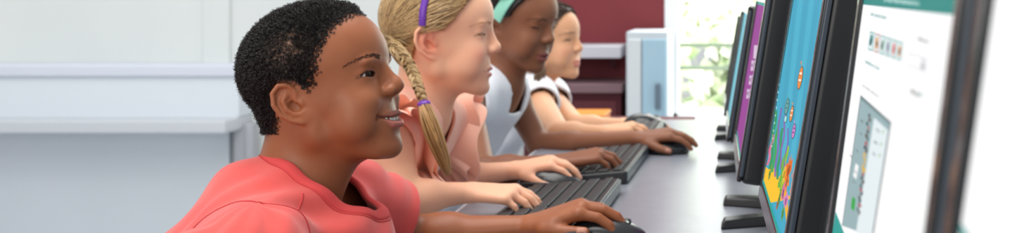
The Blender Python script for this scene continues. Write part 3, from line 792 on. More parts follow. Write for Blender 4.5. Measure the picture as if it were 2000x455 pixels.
def make_girl(pos, label, head, J, hands, skin, paint, skinmat, nailc, arm, hs, vox, iris, gaze, brow, hide_lash=False, neck=(.040, .044), chest=(.062, .100)):
    root = empty('person', pos); tag(root, label, 'person', 'children in a row at the computer desk')
    p = Person(head, J, hands, arm=arm, neck=neck, chest=chest, hs=hs)
    p.mesh_body(root, vox, paint, skinmat, nailc)
    eyeballs(head, root, iris, gaze); face_hair(head, p.body, root, brow, thick=.45, browz=1.5, arch=1.3)
    legs(p, root, 'trousers', MAT['trousers'], MAT['shoe'], knee_dx=.30)
    return root, p
D = A(0, 0, DZ)
ARM = (.034, .027, .027, .019)
# second child: blonde braid, purple hairband, peach top
H2 = Head(A(-.515, 2.10, DZ + .276), 6, -3, 0, 1.0, nose=.62, ala=12.5, lipf=.68, eye=1.7, eyedz=-3.0, chub=0, ear=1.08, nz=3, lx=-3, brow=.2, lash=.7)
J2 = dict(N=D + A(-.548, 2.10, .165), SR=D + A(-.560, 1.975, .125), SL=D + A(-.545, 2.235, .125), P=A(-.74, 2.10, .52),
          ER=P(790, 388, 1.94), WR=P(915, 376, 1.985), EL=P(872, 350, 2.27), WL=P(1000, 333, 2.30))
h2 = dict(R=dict(f=(1, -.05, -.02), n=(.0, -.25, 1), L=.135, fing=[(22, 22, 12), (28, 25, 14), (30, 28, 16), (36, 34, 18)], spread=.8),
          L=dict(f=(1, -.02, .22), n=(-.2, -.2, 1), L=.142, fing=[(30, 26, 22), (26, 24, 20), (28, 24, 20), (34, 26, 20)], spread=.9, tdir=(.86, -.38, -.34)))
fair = lin(246, 188, 154)
root2, g2 = make_girl((-.68, 2.10, 0), 'child with a blonde braid, purple hairband and ruffled peach top', H2, J2, h2, fair,
    lambda V: H2.paint(V, fair, lin(206, 124, 110), lin(216, 134, 120), lin(60, 40, 32), blush=lin(238, 150, 128), earc=lin(236, 140, 112)), MAT['skin_fair'], lin(240, 180, 165), ARM, .14, .0026,
    (.04, .06, .08), (1, .05, -.45), mat('brow_blonde', lin(190, 146, 108), rough=.8))
def reg2(q):
    x, y, z = q[..., 0], np.abs(q[..., 1]), q[..., 2]
    fx = np.interp(z, [-60, -20, 0, 12, 25, 40, 60, 80, 100, 125], [-40, -34, -28, -26, 18, 32, 44, 56, 66, 74])
    return (x < fx) & (((x + 6) / 22) ** 2 + ((z - 4) / 27) ** 2 > 1) & (z > -46)
blond = (lin(222, 188, 134), lin(104, 76, 48))
hair2, cap2 = hair_shell(H2, None, reg2, root2, MAT['hair_strand'], .007, col=lin(170, 132, 84))
G2 = (-80, -38, 2)
strands(H2, cap2, reg2, G2, hair2, MAT['hair_strand'], blond, 3800, thick=.0006, lift=.004)
# braid over the near shoulder
bp = [H2.W(G2), P(786, 108, 2.0), P(806, 142, 1.985), P(818, 172, 1.955), P(828, 203, 1.945)]
cc = spline(bp, 60); s_ = np.linspace(0, 1, 60)
tt = np.gradient(cc, axis=0); tt /= np.linalg.norm(tt, axis=1, keepdims=True); uu = np.cross(tt, A(0, 1, 0)); uu /= np.linalg.norm(uu, axis=1, keepdims=True); vv = np.cross(tt, uu)
for k in range(3):
    ph = s_ * 6.283 * 4.2 + k * 2.094; pt = cc + uu * (np.sin(ph) * .0062 * (1.25 - .5 * s_))[:, None] + vv * (np.sin(2 * ph) * .0035)[:, None]
    bundle(pt[::3], .0052, MAT['hair_strand'], hair2, blond, 'braid_strand', n=110, thick=.0007, steps=44, seed=k, taper=.6)
q_ = Solid(); q_.add(Ell(P(828, 203, 1.944), (.0105, .0105, .0062), rot(0, 12, 0)), 0); V, Q = q_.mesh(P(828, 203, 1.944) - .02, P(828, 203, 1.944) + .02, .0012); mk('hair_tie', V, Q, MAT['purple'], hair2)
bundle([P(828, 204, 1.944), P(838, 235, 1.93), P(852, 275, 1.925), P(868, 318, 1.93), P(876, 340, 1.935)], .0085, MAT['hair_strand'], hair2, (lin(226, 184, 122), lin(160, 112, 62)), 'braid_tail', n=300, thick=.0008, seed=9, taper=.5, flare=1.1)
arc_over(H2, cap2, [(-14, -75, 30), (-13, -72, 60), (-3, -48, 100), (2, 0, 122), (-3, 48, 100), (-13, 72, 60), (-14, 75, 30)], (.0058, .0022), MAT['purple'], root2, 'hairband', off=.005)
s2, nk2, ho2 = simple_top(g2, root2, MAT['peach'], .009, .045, .062, 'blouse', folds=.002, neck_shift=.002, hole_out=.010)
for sd, y, wv, sd0 in (('R', -1, 6, 1), ('L', 1, 7, 4)):
    rg_ = ring_on(s2, ho2[sd], 160, (-.16, .16)); c0 = rg_.mean(0)
    # keep the upper and front part of the armhole
    a_ = np.arctan2((rg_ - c0) @ g2.sp * -1, (rg_ - c0) @ g2.fr); o_ = np.argsort(a_); rr_ = rg_[o_]; a_ = a_[o_]
    sel = (a_ > -1.15) & (a_ < 2.6); cv = spline(rr_[sel][::6], 120); n_ = np.array([s2.normal(cv)])[0]
    od = unit(g2.side * y * (1.0 if y < 0 else .55) + g2.fr * (.35 if y < 0 else .85) + A(0, 0, .1 if y < 0 else .3)); od = np.tile(od, (120, 1)) + (cv - c0) * 9; od /= np.linalg.norm(od, axis=1, keepdims=True)
    ribbon(cv - n_ * .002, od, n_, .056, .0190, wv * 1.2, MAT['peach'], root2, 'ruffle', rows=9, seed=sd0, droop=.018)
    ribbon(cv - n_ * .001, od * .6 + n_ * .6, n_, .040, .012, wv * 1.5 + 2, MAT['peach'], root2, 'ruffle', rows=7, seed=sd0 + 2, droop=.008)

# third child: black hair, mint headband, white top
H3 = Head(A(-.508, 2.78, DZ + .284), -24, -14, 0, 1.0, nose=.62, ala=15, lipf=1.15, eye=1.2, eyedz=-4.2, chub=1, nz=3, lx=-1, brow=.5, lash=.8)
J3 = dict(N=D + A(-.545, 2.80, .165), SR=P(908, 200, 2.64), SL=P(1000, 186, 2.93), P=A(-.76, 2.80, .52),
          ER=P(940, 336, 2.36), WR=P(1092, 318, 2.37), EL=P(1052, 282, 2.90), WL=P(1240, 271, 2.78))
h3 = dict(R=dict(f=(1, .25, .18), n=(-.1, -.2, 1), L=.145, fing=[(26, 30, 20), (28, 30, 20), (32, 30, 20), (36, 32, 20)], spread=.8),
          L=dict(f=(1, -.02, .16), n=(-.2, -.2, 1), L=.150, fing=[(20, 22, 20), (20, 20, 18), (24, 22, 18), (28, 24, 18)], spread=.9, tdir=(.86, -.38, -.3)))
dark3 = lin(140, 88, 62)
root3, g3 = make_girl((-.70, 2.80, 0), 'child looking down, dark hair under a mint headband, white sleeveless top', H3, J3, h3, dark3,
    lambda V: H3.paint(V, dark3, lin(128, 70, 64), lin(144, 80, 74), lin(30, 18, 14)), MAT['skin_dark'], lin(196, 140, 124), ARM, .15, .0032,
    (.02, .01, .006), (1, 0, -.8), MAT['brow_black'])
def reg3(q):
    x, y, z = q[..., 0], np.abs(q[..., 1]), q[..., 2]
    fx = np.interp(z, [-60, -20, 0, 15, 30, 50, 80, 105, 125], [-40, -34, -28, -22, 24, 34, 50, 62, 68])
    return (x < fx) & (((x + 6) / 22) ** 2 + ((z - 4) / 27) ** 2 > 1) & (z > -46)
blk = (lin(30, 24, 22), lin(52, 40, 34))
hair3, cap3 = hair_shell(H3, None, reg3, root3, MAT['hair_strand'], .010, col=lin(30, 24, 22), vox=.004)
strands(H3, cap3, reg3, (-88, 0, 40), hair3, MAT['hair_strand'], blk, 1600, thick=.0008)
arc_over(H3, cap3, [(2, -74, 20), (14, -76, 50), (30, -55, 92), (36, 0, 116), (30, 55, 92), (14, 76, 50), (2, 74, 20)], (.014, .002), MAT['mint'], root3, 'headband', off=.005)
bw = MB()
bs = Solid(); bc = H3.W((26, -62, 96))
for sgn in (-1, 1): bs.add(Ell(bc + A(-.005 + .026 * sgn, -.012, .010 * sgn), (.028, .010, .016), rot(0, 18 * sgn, 0)), .006)
bs.add(Ell(bc + A(-.005, -.016, 0), (.010, .010, .010)), .004); V, Q = bs.mesh(bc - .08, bc + .08, .0035); mk('headband_bow', V, Q, MAT['mint'], root3)
simple_top(g3, root3, MAT['white_cotton'], .008, .060, .058, 'blouse', folds=.0018)

# fourth child: brown hair tied back, white short-sleeved shirt
H4 = Head(A(-.534, 3.40, DZ + .213), -16, 0, 0, 1.0, nose=.58, ala=13, lipf=.95, eye=1.7, eyedz=-2.6, chub=3, nz=3, lx=-2.5, brow=.2, lash=.8)
J4 = dict(N=D + A(-.580, 3.42, .105), SR=P(1048, 188, 3.26), SL=P(1070, 186, 3.54), P=A(-.78, 3.42, .52),
          ER=P(1092, 260, 2.98), WR=P(1172, 258, 2.95), EL=P(1125, 245, 3.34), WL=P(1212, 243, 3.33))
h4 = dict(R=dict(f=(1, .02, .15), n=(0, -.2, 1), L=.145, fing=[(24, 30, 20), (28, 32, 20), (32, 32, 20), (36, 32, 20)], spread=.8),
          L=dict(f=(1, -.02, .22), n=(-.2, -.2, 1), L=.145, fing=[(26, 24, 20), (26, 22, 18), (28, 24, 18), (32, 24, 18)], spread=.9, tdir=(.86, -.38, -.3)))
fair4 = lin(228, 172, 134)
root4, g4 = make_girl((-.72, 3.42, 0), 'child farthest along the desk, brown hair tied back, white short-sleeved top', H4, J4, h4, fair4,
    lambda V: H4.paint(V, fair4, lin(204, 116, 108), lin(214, 126, 118), lin(90, 60, 46), blush=lin(232, 150, 128)), MAT['skin_fair'], lin(236, 176, 160), ARM, .145, .0036,
    (.03, .015, .008), (1, 0, -.5), mat('brow_brown', lin(78, 54, 42), rough=.7))
reg4 = lambda q: reg3(q - np.array([13.0, 0, 4.0]) * (q[..., 2:3] > 25))
hair4, cap4 = hair_shell(H4, None, reg4, root4, MAT['hair_strand'], .008, col=lin(64, 46, 38), vox=.004)
brn = (lin(58, 42, 36), lin(98, 72, 54))
strands(H4, cap4, reg4, (-76, -30, -10), hair4, MAT['hair_strand'], brn, 1600, thick=.0008)
bundle([H4.W((-74, -30, -8)), P(1052, 135, 3.28), P(1050, 165, 3.22), P(1058, 196, 3.19)], .020, MAT['hair_strand'], hair4, (lin(84, 60, 44), lin(124, 94, 66)), 'ponytail', n=200, thick=.0010, seed=4, taper=.5)
simple_top(g4, root4, MAT['white_cotton'], .008, .056, .058, 'blouse', sleeve=.075, folds=.0018)
# ------------------------------------------------------------------ the room
BY = 5.4; sB = BY / F
bx_ = lambda px: (px - VX) * sB
bz_ = lambda py: CAMZ - (py - VY) * sB
m_wall = mat('wall_paint', lin(226, 229, 226), rough=.85, noise=(1.5, lin(220, 224, 223), 2))
m_sill = mat('sill_paint', lin(218, 223, 234), rough=.6)
m_panel = mat('panel_paint', lin(224, 229, 238), rough=.7, noise=(1.2, lin(218, 226, 232), 2))
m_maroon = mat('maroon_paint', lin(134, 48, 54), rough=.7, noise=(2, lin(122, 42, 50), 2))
m_maroon_d = mat('maroon_board', lin(88, 28, 38), rough=.7)  # darker maroon: shade of the recess put into the cupboard's colour
m_floor = mat('floor_vinyl', lin(196, 198, 202), rough=.5, noise=(8, lin(186, 188, 194), 3))
b = MB(); b.box((-1.2, 2.4, -.02), (8.4, 6.6, .04)); struct(b.build('floor', m_floor))
wl, wr = bx_(1085), bx_(1298)
b = MB(); b.box(((-5.4 + bx_(1040)) / 2, BY + .06, 1.4), (bx_(1040) + 5.4, .12, 2.8)); struct(b.build('wall_back', m_wall))
b = MB(); b.box(((bx_(1040) + wr) / 2, BY + .06, 1.4), (wr - bx_(1040), .12, 2.8)); struct(b.build('wall_alcove', m_maroon))
b = MB(); b.box(((wr + 3) / 2, BY + .06, .25), (3 - wr, .12, .5)); b.box(((wr + 3) / 2, BY + .06, 2.72), (3 - wr, .12, .16)); struct(b.build('wall_below_window', m_wall))
b = MB(); b.box((-5.45, 2.4, 1.4), (.1, 6.2, 2.8)); struct(b.build('wall_left', m_wall))
b = MB(); b.box((3.05, 2.4, 1.4), (.1, 6.2, 2.8)); struct(b.build('wall_right', m_wall))
fr = MB()
for x in (wr + .03, 1.2, 2.95): fr.box((x, BY + .03, 1.57), (.06, .08, 2.14))
for z in (.53, 2.61): fr.box(((wr + 3) / 2, BY + .03, z), (3 - wr, .08, .06))
fr.box(((wr + 3) / 2, BY - .05, .485), (3 - wr, .18, .03)); struct(fr.build('window_1', mat('window_paint', lin(240, 242, 244), rough=.5), bevel=.004))
# pale sill and boxed radiator ledge along the back wall
xr = bx_(492)
b = MB(); b.box(((-5.3 + xr) / 2, BY - .08, (bz_(122) + bz_(146)) / 2), (xr + 5.3, .16, bz_(122) - bz_(146))); struct(b.build('trim_1', m_sill, bevel=.012, seg=3))
b = MB(); b.box(((-5.3 + xr) / 2, BY - .07, (bz_(146) + bz_(222)) / 2), (xr + 5.3, .14, bz_(146) - bz_(222))); struct(b.build('trim_2', mat('ledge_front', lin(224, 230, 236), rough=.7)))
b = MB(); b.box(((-5.3 + xr) / 2, BY - .14, (bz_(222) + bz_(248)) / 2), (xr + 5.3, .28, bz_(222) - bz_(248))); struct(b.build('trim_3', mat('ledge_board', lin(206, 210, 216), rough=.6), bevel=.012, seg=3))
b = MB(); b.box(((-5.3 + bx_(455)) / 2, BY - .02, (bz_(248)) / 2), (bx_(455) + 5.3, .04, bz_(248))); struct(b.build('baseboard_back', m_panel))
b = MB(); b.box((bx_(425), BY - .01, 1.75), (.12, .03, 2.1)); struct(b.build('trim_4', mat('pilaster_paint', lin(222, 226, 224), rough=.8), bevel=.01))
b = MB(); b.box((bx_(486), BY - .05, .26), (.05, .1, .52)); b.box((bx_(505), BY - .08, .26), (.035, .06, .52)); struct(b.build('trim_5', mat('post_paint', lin(178, 180, 186), rough=.6), bevel=.006))
# shelves on the maroon wall
su = empty('wall_shelf', (bx_(1150), BY - .15, bz_(100))); tag(su, 'white shelf board fixed on the maroon wall, level with the girls\' faces', 'shelf')
b = MB(); b.box((bx_(1135), BY - .14, bz_(96)), (bx_(1225) - bx_(1045), .28, .05)); b.build('shelf_board', mat('shelf_white', lin(206, 206, 214), rough=.5), su, bevel=.004)
for x in (1070, 1200): b = MB(); b.box((bx_(x), BY - .05, bz_(96) - .05), (.02, .10, .06)); b.build('bracket', m_maroon_d, su)
cu = empty('bookcase', (bx_(1140), BY - .2, 0)); tag(cu, 'low maroon cupboard under the white wall shelf, recess shade in its dark colour', 'cupboard')
zt = bz_(160); x0, x1 = bx_(1045), bx_(1232)
b = MB(); b.box(((x0 + x1) / 2, BY - .19, zt), (x1 - x0, .38, .036)); b.build('top_board', mat('shelf_gray', lin(120, 92, 98), rough=.5), cu, bevel=.004)
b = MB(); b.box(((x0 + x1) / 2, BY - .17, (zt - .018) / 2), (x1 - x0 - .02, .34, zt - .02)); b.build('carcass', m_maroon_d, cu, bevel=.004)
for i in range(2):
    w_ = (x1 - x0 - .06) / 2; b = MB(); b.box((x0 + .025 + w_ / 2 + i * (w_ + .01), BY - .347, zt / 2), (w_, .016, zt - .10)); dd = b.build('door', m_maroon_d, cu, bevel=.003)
    b = MB(); b.box((x0 + .025 + w_ * (1 - i) + i * .06 + (i * (w_ + .01)) * 0 + (i * .0), BY - .362, zt * .6), (.012, .016, .10)); b.build('handle', mat('handle_steel', (.5, .5, .52), rough=.3, metal=1), dd)
# tall pale blue locker
LY = 4.95; sl = LY / F; lx = lambda p: (p - VX) * sl; lz = lambda p: CAMZ - (p - VY) * sl
lk = empty('locker', (lx(1263), LY + .2, 0)); tag(lk, 'tall pale blue metal locker standing between the maroon wall and the window', 'locker')
top = lz(62); b = MB(); b.box(((lx(1222) + lx(1304)) / 2, LY + .21, top / 2), (lx(1304) - lx(1222), .38, top)); b.build('cabinet', mat('locker_grey', lin(206, 214, 220), rough=.45), lk, bevel=.006)
b = MB(); b.box(((lx(1226) + lx(1252)) / 2, LY + .012, top / 2), (lx(1252) - lx(1226), .02, top - .06)); b.build('door', mat('locker_white', lin(214, 222, 226), rough=.45), lk, bevel=.004)
b = MB(); b.box(((lx(1254) + lx(1301)) / 2, LY + .012, top / 2), (lx(1301) - lx(1254), .02, top - .06)); ld = b.build('door', mat('locker_blue', lin(166, 200, 218), rough=.45), lk, bevel=.004)
b = MB(); b.box((lx(1285), LY - .008, lz(188)), (.022, .02, .10)); b.build('handle', mat('handle_dark', lin(104, 122, 138), rough=.4), ld, bevel=.003)
# orange box on a low bench
bn = empty('low_bench', (-.78, 4.35, 0)); tag(bn, 'low maroon bench carrying the orange box behind the far children', 'bench')
b = MB(); b.box((-.62, 4.35, .615), (.9, .34, .03)); b.build('bench_top', m_maroon_d, bn, bevel=.004)
for x in (-1.02, -.22):
    for y in (4.22, 4.48): b = MB(); b.box((x, y, .30), (.04, .04, .60)); b.build('leg', m_maroon_d, bn)
ob = empty('storage_box', (-.52, 4.33, .63)); tag(ob, 'orange plastic box lying on the low maroon bench', 'box')
b = MB(); b.box((-.545, 4.33, .641), (.15, .2, .022)); b.build('tub', mat('orange_plastic', lin(222, 130, 48), rough=.4), ob, bevel=.006)
b = MB(); b.box((-.545, 4.33, .658), (.155, .205, .012)); b.build('lid', mat('orange_lid', lin(236, 150, 60), rough=.4), ob, bevel=.004)

# ------------------------------------------------------------------ terrace and garden behind the glass
b = MB(); b.box((.8, 9.5, -.05), (9, 8, .08)); o = b.build('ground', mat('terrace', lin(236, 238, 232), rough=.8)); struct(o)
rl = empty('railing', (.6, 6.6, 0)); tag(rl, 'thin metal terrace railing outside the window', 'railing')
b = MB()
for zz in (.80, .68): b.box((.8, 6.6, zz), (3.6, .03, .022))
b.build('rail', mat('rail_paint', lin(130, 148, 130), rough=.5), rl)
for i in range(9): b = MB(); b.box((-.9 + i * .42, 6.6, .40), (.025, .025, .80)); b.build('post', mat('rail_post', lin(190, 200, 192), rough=.5), rl)
rgt = np.random.default_rng(11)
def tree(x, y, h, cr, c1, c2, label, n=1500, leaf=.15):
    r = empty('tree', (x, y, 0)); tag(r, label, 'tree', 'garden trees outside the window')
    p = spline([A(x, y, 0), A(x + .05, y, h * .35), A(x - .04, y, h * .6), A(x + .05, y, h * .85)], 14); V, Q = tubes(p, np.linspace(.045, .02, 14), 8); mk('trunk', V, Q, mat('bark', lin(196, 190, 170), rough=.9), r)
    for k in range(4):
        a = k * 1.7; e = A(x + math.cos(a) * cr * .7, y + math.sin(a) * cr * .4, h * .75 + k * .12); V, Q = tubes(spline([A(x, y, h * .45 + k * .1), (A(x, y, h * .6) + e) / 2, e], 8), np.linspace(.035, .012, 8), 6); mk('branch', V, Q, bpy.data.materials['bark'], r)
    cl = rgt.normal(size=(16, 3)) * A(cr * .55, cr * .4, h * .20) + A(x, y, h * .62)
    c = cl[rgt.integers(0, 16, n)] + rgt.normal(size=(n, 3)) * cr * .16
    u = rgt.normal(size=(n, 3)); u /= np.linalg.norm(u, axis=1, keepdims=True); w_ = np.cross(u, rgt.normal(size=(n, 3))); w_ /= np.linalg.norm(w_, axis=1, keepdims=True); s = rgt.uniform(.5, 1, (n, 1)) * leaf
    V = np.stack([c - u * s, c + w_ * s * .5, c + u * s, c - w_ * s * .5], 1).reshape(-1, 3); Q = np.arange(4 * n).reshape(-1, 4)
    t = rgt.random(n); col = np.repeat(np.array([A(*c1) * (1 - q) + A(*c2) * q for q in t]), 4, axis=0)
    mk('foliage', V, Q, MAT['leaf'], r, False, col)
MAT['leaf'] = mat('leaf', rough=.7, attr='Col')
G1, G2_, G3 = lin(222, 238, 200), lin(248, 250, 238), lin(186, 210, 160)
tree(-.5, 8.6, 1.9, .5, G1, G2_, 'small pale green tree outside, next to the locker side of the window', 1200)
tree(.5, 10.4, 3.4, .8, G2_, G1, 'taller light green tree outside the middle of the window', 1200)
tree(-.1, 12.0, 1.2, .6, G3, G2_, 'low darker green bushy tree outside, behind the railing', 1200)
tree(3.6, 8.6, 3.2, .9, G1, G3, 'leafy green tree outside, behind the screens', 1400)

# ------------------------------------------------------------------ desk
dk = empty('computer_desk', (-.02, 1.7, 0)); tag(dk, 'long grey-lavender desk carrying keyboards, mice and screens', 'desk')
b = MB(); b.box((.02, 1.66, DZ - .0155), (.98, 3.72, .031)); b.build('desk_top', mat('desk_laminate', lin(142, 145, 155), rough=.30, spec=.55, noise=(30, lin(136, 139, 150), 3)), dk, bevel=.004)
b = MB(); b.box((-.474, 1.66, DZ - .0155), (.006, 3.71, .024)); b.build('edge_band', mat('edge_white', lin(226, 224, 230), rough=.4), dk)
for x in (-.38, .44):
    for y in (-.1, 1.7, 3.42): b = MB(); b.box((x, y, (DZ - .031) / 2), (.05, .05, DZ - .031)); b.build('leg', mat('desk_steel', lin(150, 152, 158), rough=.4, metal=.6), dk)

# ------------------------------------------------------------------ screens
MAT['gloss'] = mat('black_gloss', (.010, .011, .013), rough=.16, spec=.6)
MAT['case'] = mat('black_case', (.011, .011, .013), rough=.38, spec=.5)
MAT['bezel_blue'] = mat('bezel_edge', (.045, .058, .078), rough=.28, spec=.6)
scr = mat('screen_light', rough=.5, attr='Col', emit='attr', spec=.04)
for l in list(scr.node_tree.links):
    if l.to_socket.name == 'Base Color': scr.node_tree.links.remove(l)
scr.node_tree.nodes['Principled BSDF'].inputs['Base Color'].default_value = (.01, .01, .01, 1)
class Mon:
    def __init__(s, d0, d1, Xtn, Xtf, zt, slope, zb, label, ztop, near_cut=False):
        """front plane: X = Xtn at (d0, zt), Xtf at (d1, zt); slope dX/dz"""
        s.U = unit(A(Xtf - Xtn, d1 - d0, 0)); s.Vv = unit(A(slope, 0, 1)); s.Wd = unit(np.cross(s.Vv, s.U)); s.Wd = s.Wd if s.Wd[0] < 0 else -s.Wd
        s.Vv = unit(np.cross(s.U, s.Wd)); s.Vv = s.Vv if s.Vv[2] > 0 else -s.Vv
        c = A((Xtn + Xtf) / 2, (d0 + d1) / 2, zt + DZ); s.w = np.linalg.norm(A(Xtf - Xtn, d1 - d0, 0))
        s.O = c + s.Vv * ((zb - zt) / s.Vv[2]); s.h = (ztop - zb) / s.Vv[2]
        s.R = np.stack([s.U, s.Vv, s.Wd], 1)
        r = s.root = empty('computer_monitor', (s.O[0] + .10, s.O[1], DZ)); tag(r, label, 'monitor', 'monitors along the desk')
        s.build()
    def L(s, p): return np.asarray(p, float) @ s.R.T + s.O
    def lb(s, mb, c, sz, mi=0):
        v, f = box(c, sz); mb.add(s.L(v), f, mi)
    def build(s):
        w, h, r = s.w, s.h, s.root; bz = .017; s.bz = bz
        b = MB(); s.lb(b, (0, h / 2, -.021), (w, h, .034)); b.build('casing', MAT['case'], r, bevel=.009, seg=4)
        b = MB(); s.lb(b, (0, h / 2, -.050), (w * .7, h * .7, .030)); b.build('back_cover', MAT['case'], r, bevel=.012, seg=3)
        b = MB()
        for sx in (-1, 1): s.lb(b, (sx * (w / 2 - bz / 2 - .001), h / 2, -.002), (bz, h - .004, .007))
        s.lb(b, (0, h - bz / 2 - .002, -.002), (w - .004, bz, .007)); s.lb(b, (0, bz * .65 + .002, -.002), (w - .004, bz * 1.3, .007)); b.build('bezel', MAT['gloss'], r, bevel=.0025, seg=3)
        b = MB(); s.lb(b, (-(w / 2 - .0012), h / 2, -.004), (.0040, h - .02, .006)); b.build('bezel_rim', MAT['bezel_blue'], r, bevel=.0018, seg=2)
        # stand: neck, hub and two flat splayed feet
        cx, cy = s.O[0] + .13, s.O[1]
        b = MB(); n0 = s.L((0, h * .45, -.06)); ax = A(cx, cy, DZ + .012)
        V, Q = tubes(np.array([n0, (n0 + ax) / 2 + A(.02, 0, 0), ax]), [.030, .028, .034], 14); mk('stand_neck', V, Q, MAT['case'], r)
        xl = s.O[0] - .022
        for sg in (-1, 1):
            V = []; 
            for z, k in ((0, 1), (.013, .82)):
                hw = .024 * k
                V += [(xl + (1 - k) * .03, cy + sg * .105 - hw, z), (xl + (1 - k) * .03, cy + sg * .105 + hw, z), (cx + .03, cy + sg * .035 + hw, z * 1.5), (cx + .03, cy + sg * .035 - hw, z * 1.5)]
            V = np.array(V) + A(0, 0, DZ + .0003); f = [[0, 3, 2, 1], [4, 5, 6, 7], [0, 1, 5, 4], [1, 2, 6, 5], [2, 3, 7, 6], [3, 0, 4, 7]]
            b = MB(); b.add(V, f); b.build('foot', MAT['case'], r, bevel=.003, seg=2)
        V, Q = rev([(0, 0.0005), (.055, 0.0005), (.058, .010), (.045, .020), (0, .022)], 28); mk('stand_hub', np.array(V) + A(cx, cy, DZ), Q, MAT['case'], r, True)
        s.poly = []; s.sc_h = (bz * 1.3 + .002, h - bz - .002); s.sc_w = w / 2 - bz - .001
    def uv(s, px, py):
        d = A((px - VX) / F, 1, -(py - VY) / F); o = A(0, 0, CAMZ); t = ((s.O - s.Wd * 0.0 - o) @ s.Wd) / (d @ s.Wd)
        q = (o + d * t - s.O) @ s.R; return q[0], q[1]
    def add(s, pts, col, lay=1, local=False):
        q = [p if local else s.uv(*p) for p in pts]
        q = [(min(max(a, -s.sc_w), s.sc_w), min(max(b_, s.sc_h[0]), s.sc_h[1])) for a, b_ in q]; s.poly.append((q, col, lay))
    def quad(s, bg): s.poly.insert(0, ([(-s.sc_w, s.sc_h[0]), (s.sc_w, s.sc_h[0]), (s.sc_w, s.sc_h[1]), (-s.sc_w, s.sc_h[1])], bg, 0))
    def finish(s):
        V, Fc, Cc = [], [], []
        for q, c, lay in s.poly:
            i = len(V); z = -.0018 + lay * .00012
            V += [(a, b_, z) for a, b_ in q]; Cc += [c] * len(q); 
            ar = sum(q[k][0] * q[(k + 1) % len(q)][1] - q[(k + 1) % len(q)][0] * q[k][1] for k in range(len(q)))
            ids = list(range(i, i + len(q))); Fc.append(ids if ar < 0 else ids[::-1])
        return mk('screen', s.L(np.array(V)), Fc, scr, s.root, False, np.array(Cc, float))
def para(a, b_, c, fs0, fs1, ft0, ft1):
    """sub-parallelogram of the frame a (origin) b (end of s) c (end of t)"""
    a, b_, c = A(*a), A(*b_), A(*c); f = lambda s_, t_: tuple(a + (b_ - a) * s_ + (c - a) * t_)
    return [f(fs0, ft0), f(fs1, ft0), f(fs1, ft1), f(fs0, ft1)]
def blob(cx, cy, rx, ry, ang=0, n=14, rag=0.0, seed=0):
    r_ = np.random.default_rng(seed); o = []
    for k in range(n):
        t = k * 6.2832 / n; q = 1 + rag * r_.uniform(-1, 1); x, y = rx * q * math.cos(t), ry * q * math.sin(t)
        o.append((cx + x * math.cos(ang) - y * math.sin(ang), cy + x * math.sin(ang) + y * math.cos(ang)))
    return o
TEAL = lin(36, 138, 132); WHT = (1.0, 1.0, 1.0)
# nearest two show a white web page, then the sea, a purple page, a blue page
m5 = Mon(.005, .453, .0845, .0845, .345, .150, .085, 'nearest monitor, white page only partly in view beside the camera', .40)
m5.quad(WHT); m5.add([(1860, 452 - 14), (1868, 435), (1884, 462), (1870, 475)], lin(40, 160, 152)); m5.finish()
m4 = Mon(.486, .965, .0865, .0905, .352, .135, .085, 'large monitor with a white web page, teal header and row of six small pictures', .40)
m4.quad(WHT)
m4.add([(1660, 6), (1900, 33.5), (1905, -80), (1640, -80)], TEAL, 1)
def words(m, a, b_, c, n, col, seed=0, lay=2, fill=.75):
    r_ = np.random.default_rng(seed); e = 1.0 / n
    for i in range(n):
        lo_, hi_ = (r_.uniform(.0, .25), r_.uniform(.7, 1)); m.add(para(a, b_, c, i * e, i * e + e * fill * r_.uniform(.5, 1), lo_, hi_), col, lay)
words(m4, (1722, -6), (1790, 2), (1722, 4), 22, lin(190, 226, 222), 1)
words(m4, (1697, 24), (1728, 31), (1696, 31), 16, lin(60, 150, 150), 2)
cols6 = [(lin(70, 140, 140), lin(40, 90, 90)), (lin(232, 160, 70), lin(90, 60, 50)), (lin(120, 150, 130), lin(50, 90, 80)), (lin(140, 130, 160), lin(90, 90, 130)), (lin(230, 130, 130), lin(180, 60, 70)), (lin(236, 140, 50), lin(70, 70, 50))]
a6, b6, c6 = (1694, 60), (1759, 82.5), (1690, 96)
for i in range(6):
    s0, s1 = i / 6 + .012, (i + 1) / 6 - .012
    m4.add(para(a6, b6, c6, s0, s1, 0, 1), lin(70, 160, 158) if i != 1 else lin(190, 110, 120), 2); m4.add(para(a6, b6, c6, s0 + .012, s1 - .012, .06, .94), lin(226, 240, 240), 3)
    q = para(a6, b6, c6, s0, s1, 0, 1); cx_ = sum(p[0] for p in q) / 4; cy_ = sum(p[1] for p in q) / 4
    m4.add(blob(cx_, cy_, 2.6, 13, .12, 10, .3, i), cols6[i][0], 4); m4.add(blob(cx_ + .5, cy_ + 2, 1.6, 6, .1, 8, .3, i + 9), cols6[i][1], 5)
words(m4, (1787, 70), (1808, 77), (1786, 80), 12, lin(120, 120, 124), 3)
m4.add([(1770, 102), (1803, 114), (1800, 140), (1767, 126)], lin(170, 172, 178), 2); m4.add([(1771, 103.5), (1802, 115), (1799.4, 138.4), (1768, 125)], WHT, 3)
m4.add([(1793.5, 112), (1802, 115), (1799.4, 138.4), (1791, 134.5)], lin(232, 232, 236), 4); words(m4, (1794, 122), (1800.5, 125), (1793, 132), 6, lin(90, 90, 96), 5, 5)
words(m4, (1686, 116), (1713, 131), (1685, 123), 14, lin(50, 150, 150), 6)
words(m4, (1773, 171), (1790, 180), (1772, 182), 10, lin(110, 110, 114), 7); m4.add(blob(1791.5, 184, 1.6, 5, .1), lin(40, 160, 152), 2)
words(m4, (1681, 164), (1713, 188), (1680, 168), 22, lin(130, 132, 136), 8)
m4.add([(1676.5, 185), (1735, 238), (1700, 462), (1640, 440)], lin(60, 66, 70), 2); m4.add([(1677.5, 188), (1733.5, 239), (1698, 462), (1641, 440)], lin(152, 178, 182), 3)
m4.add([(1703, 229), (1730, 254), (1697, 470), (1668, 452)], lin(228, 238, 241), 4)
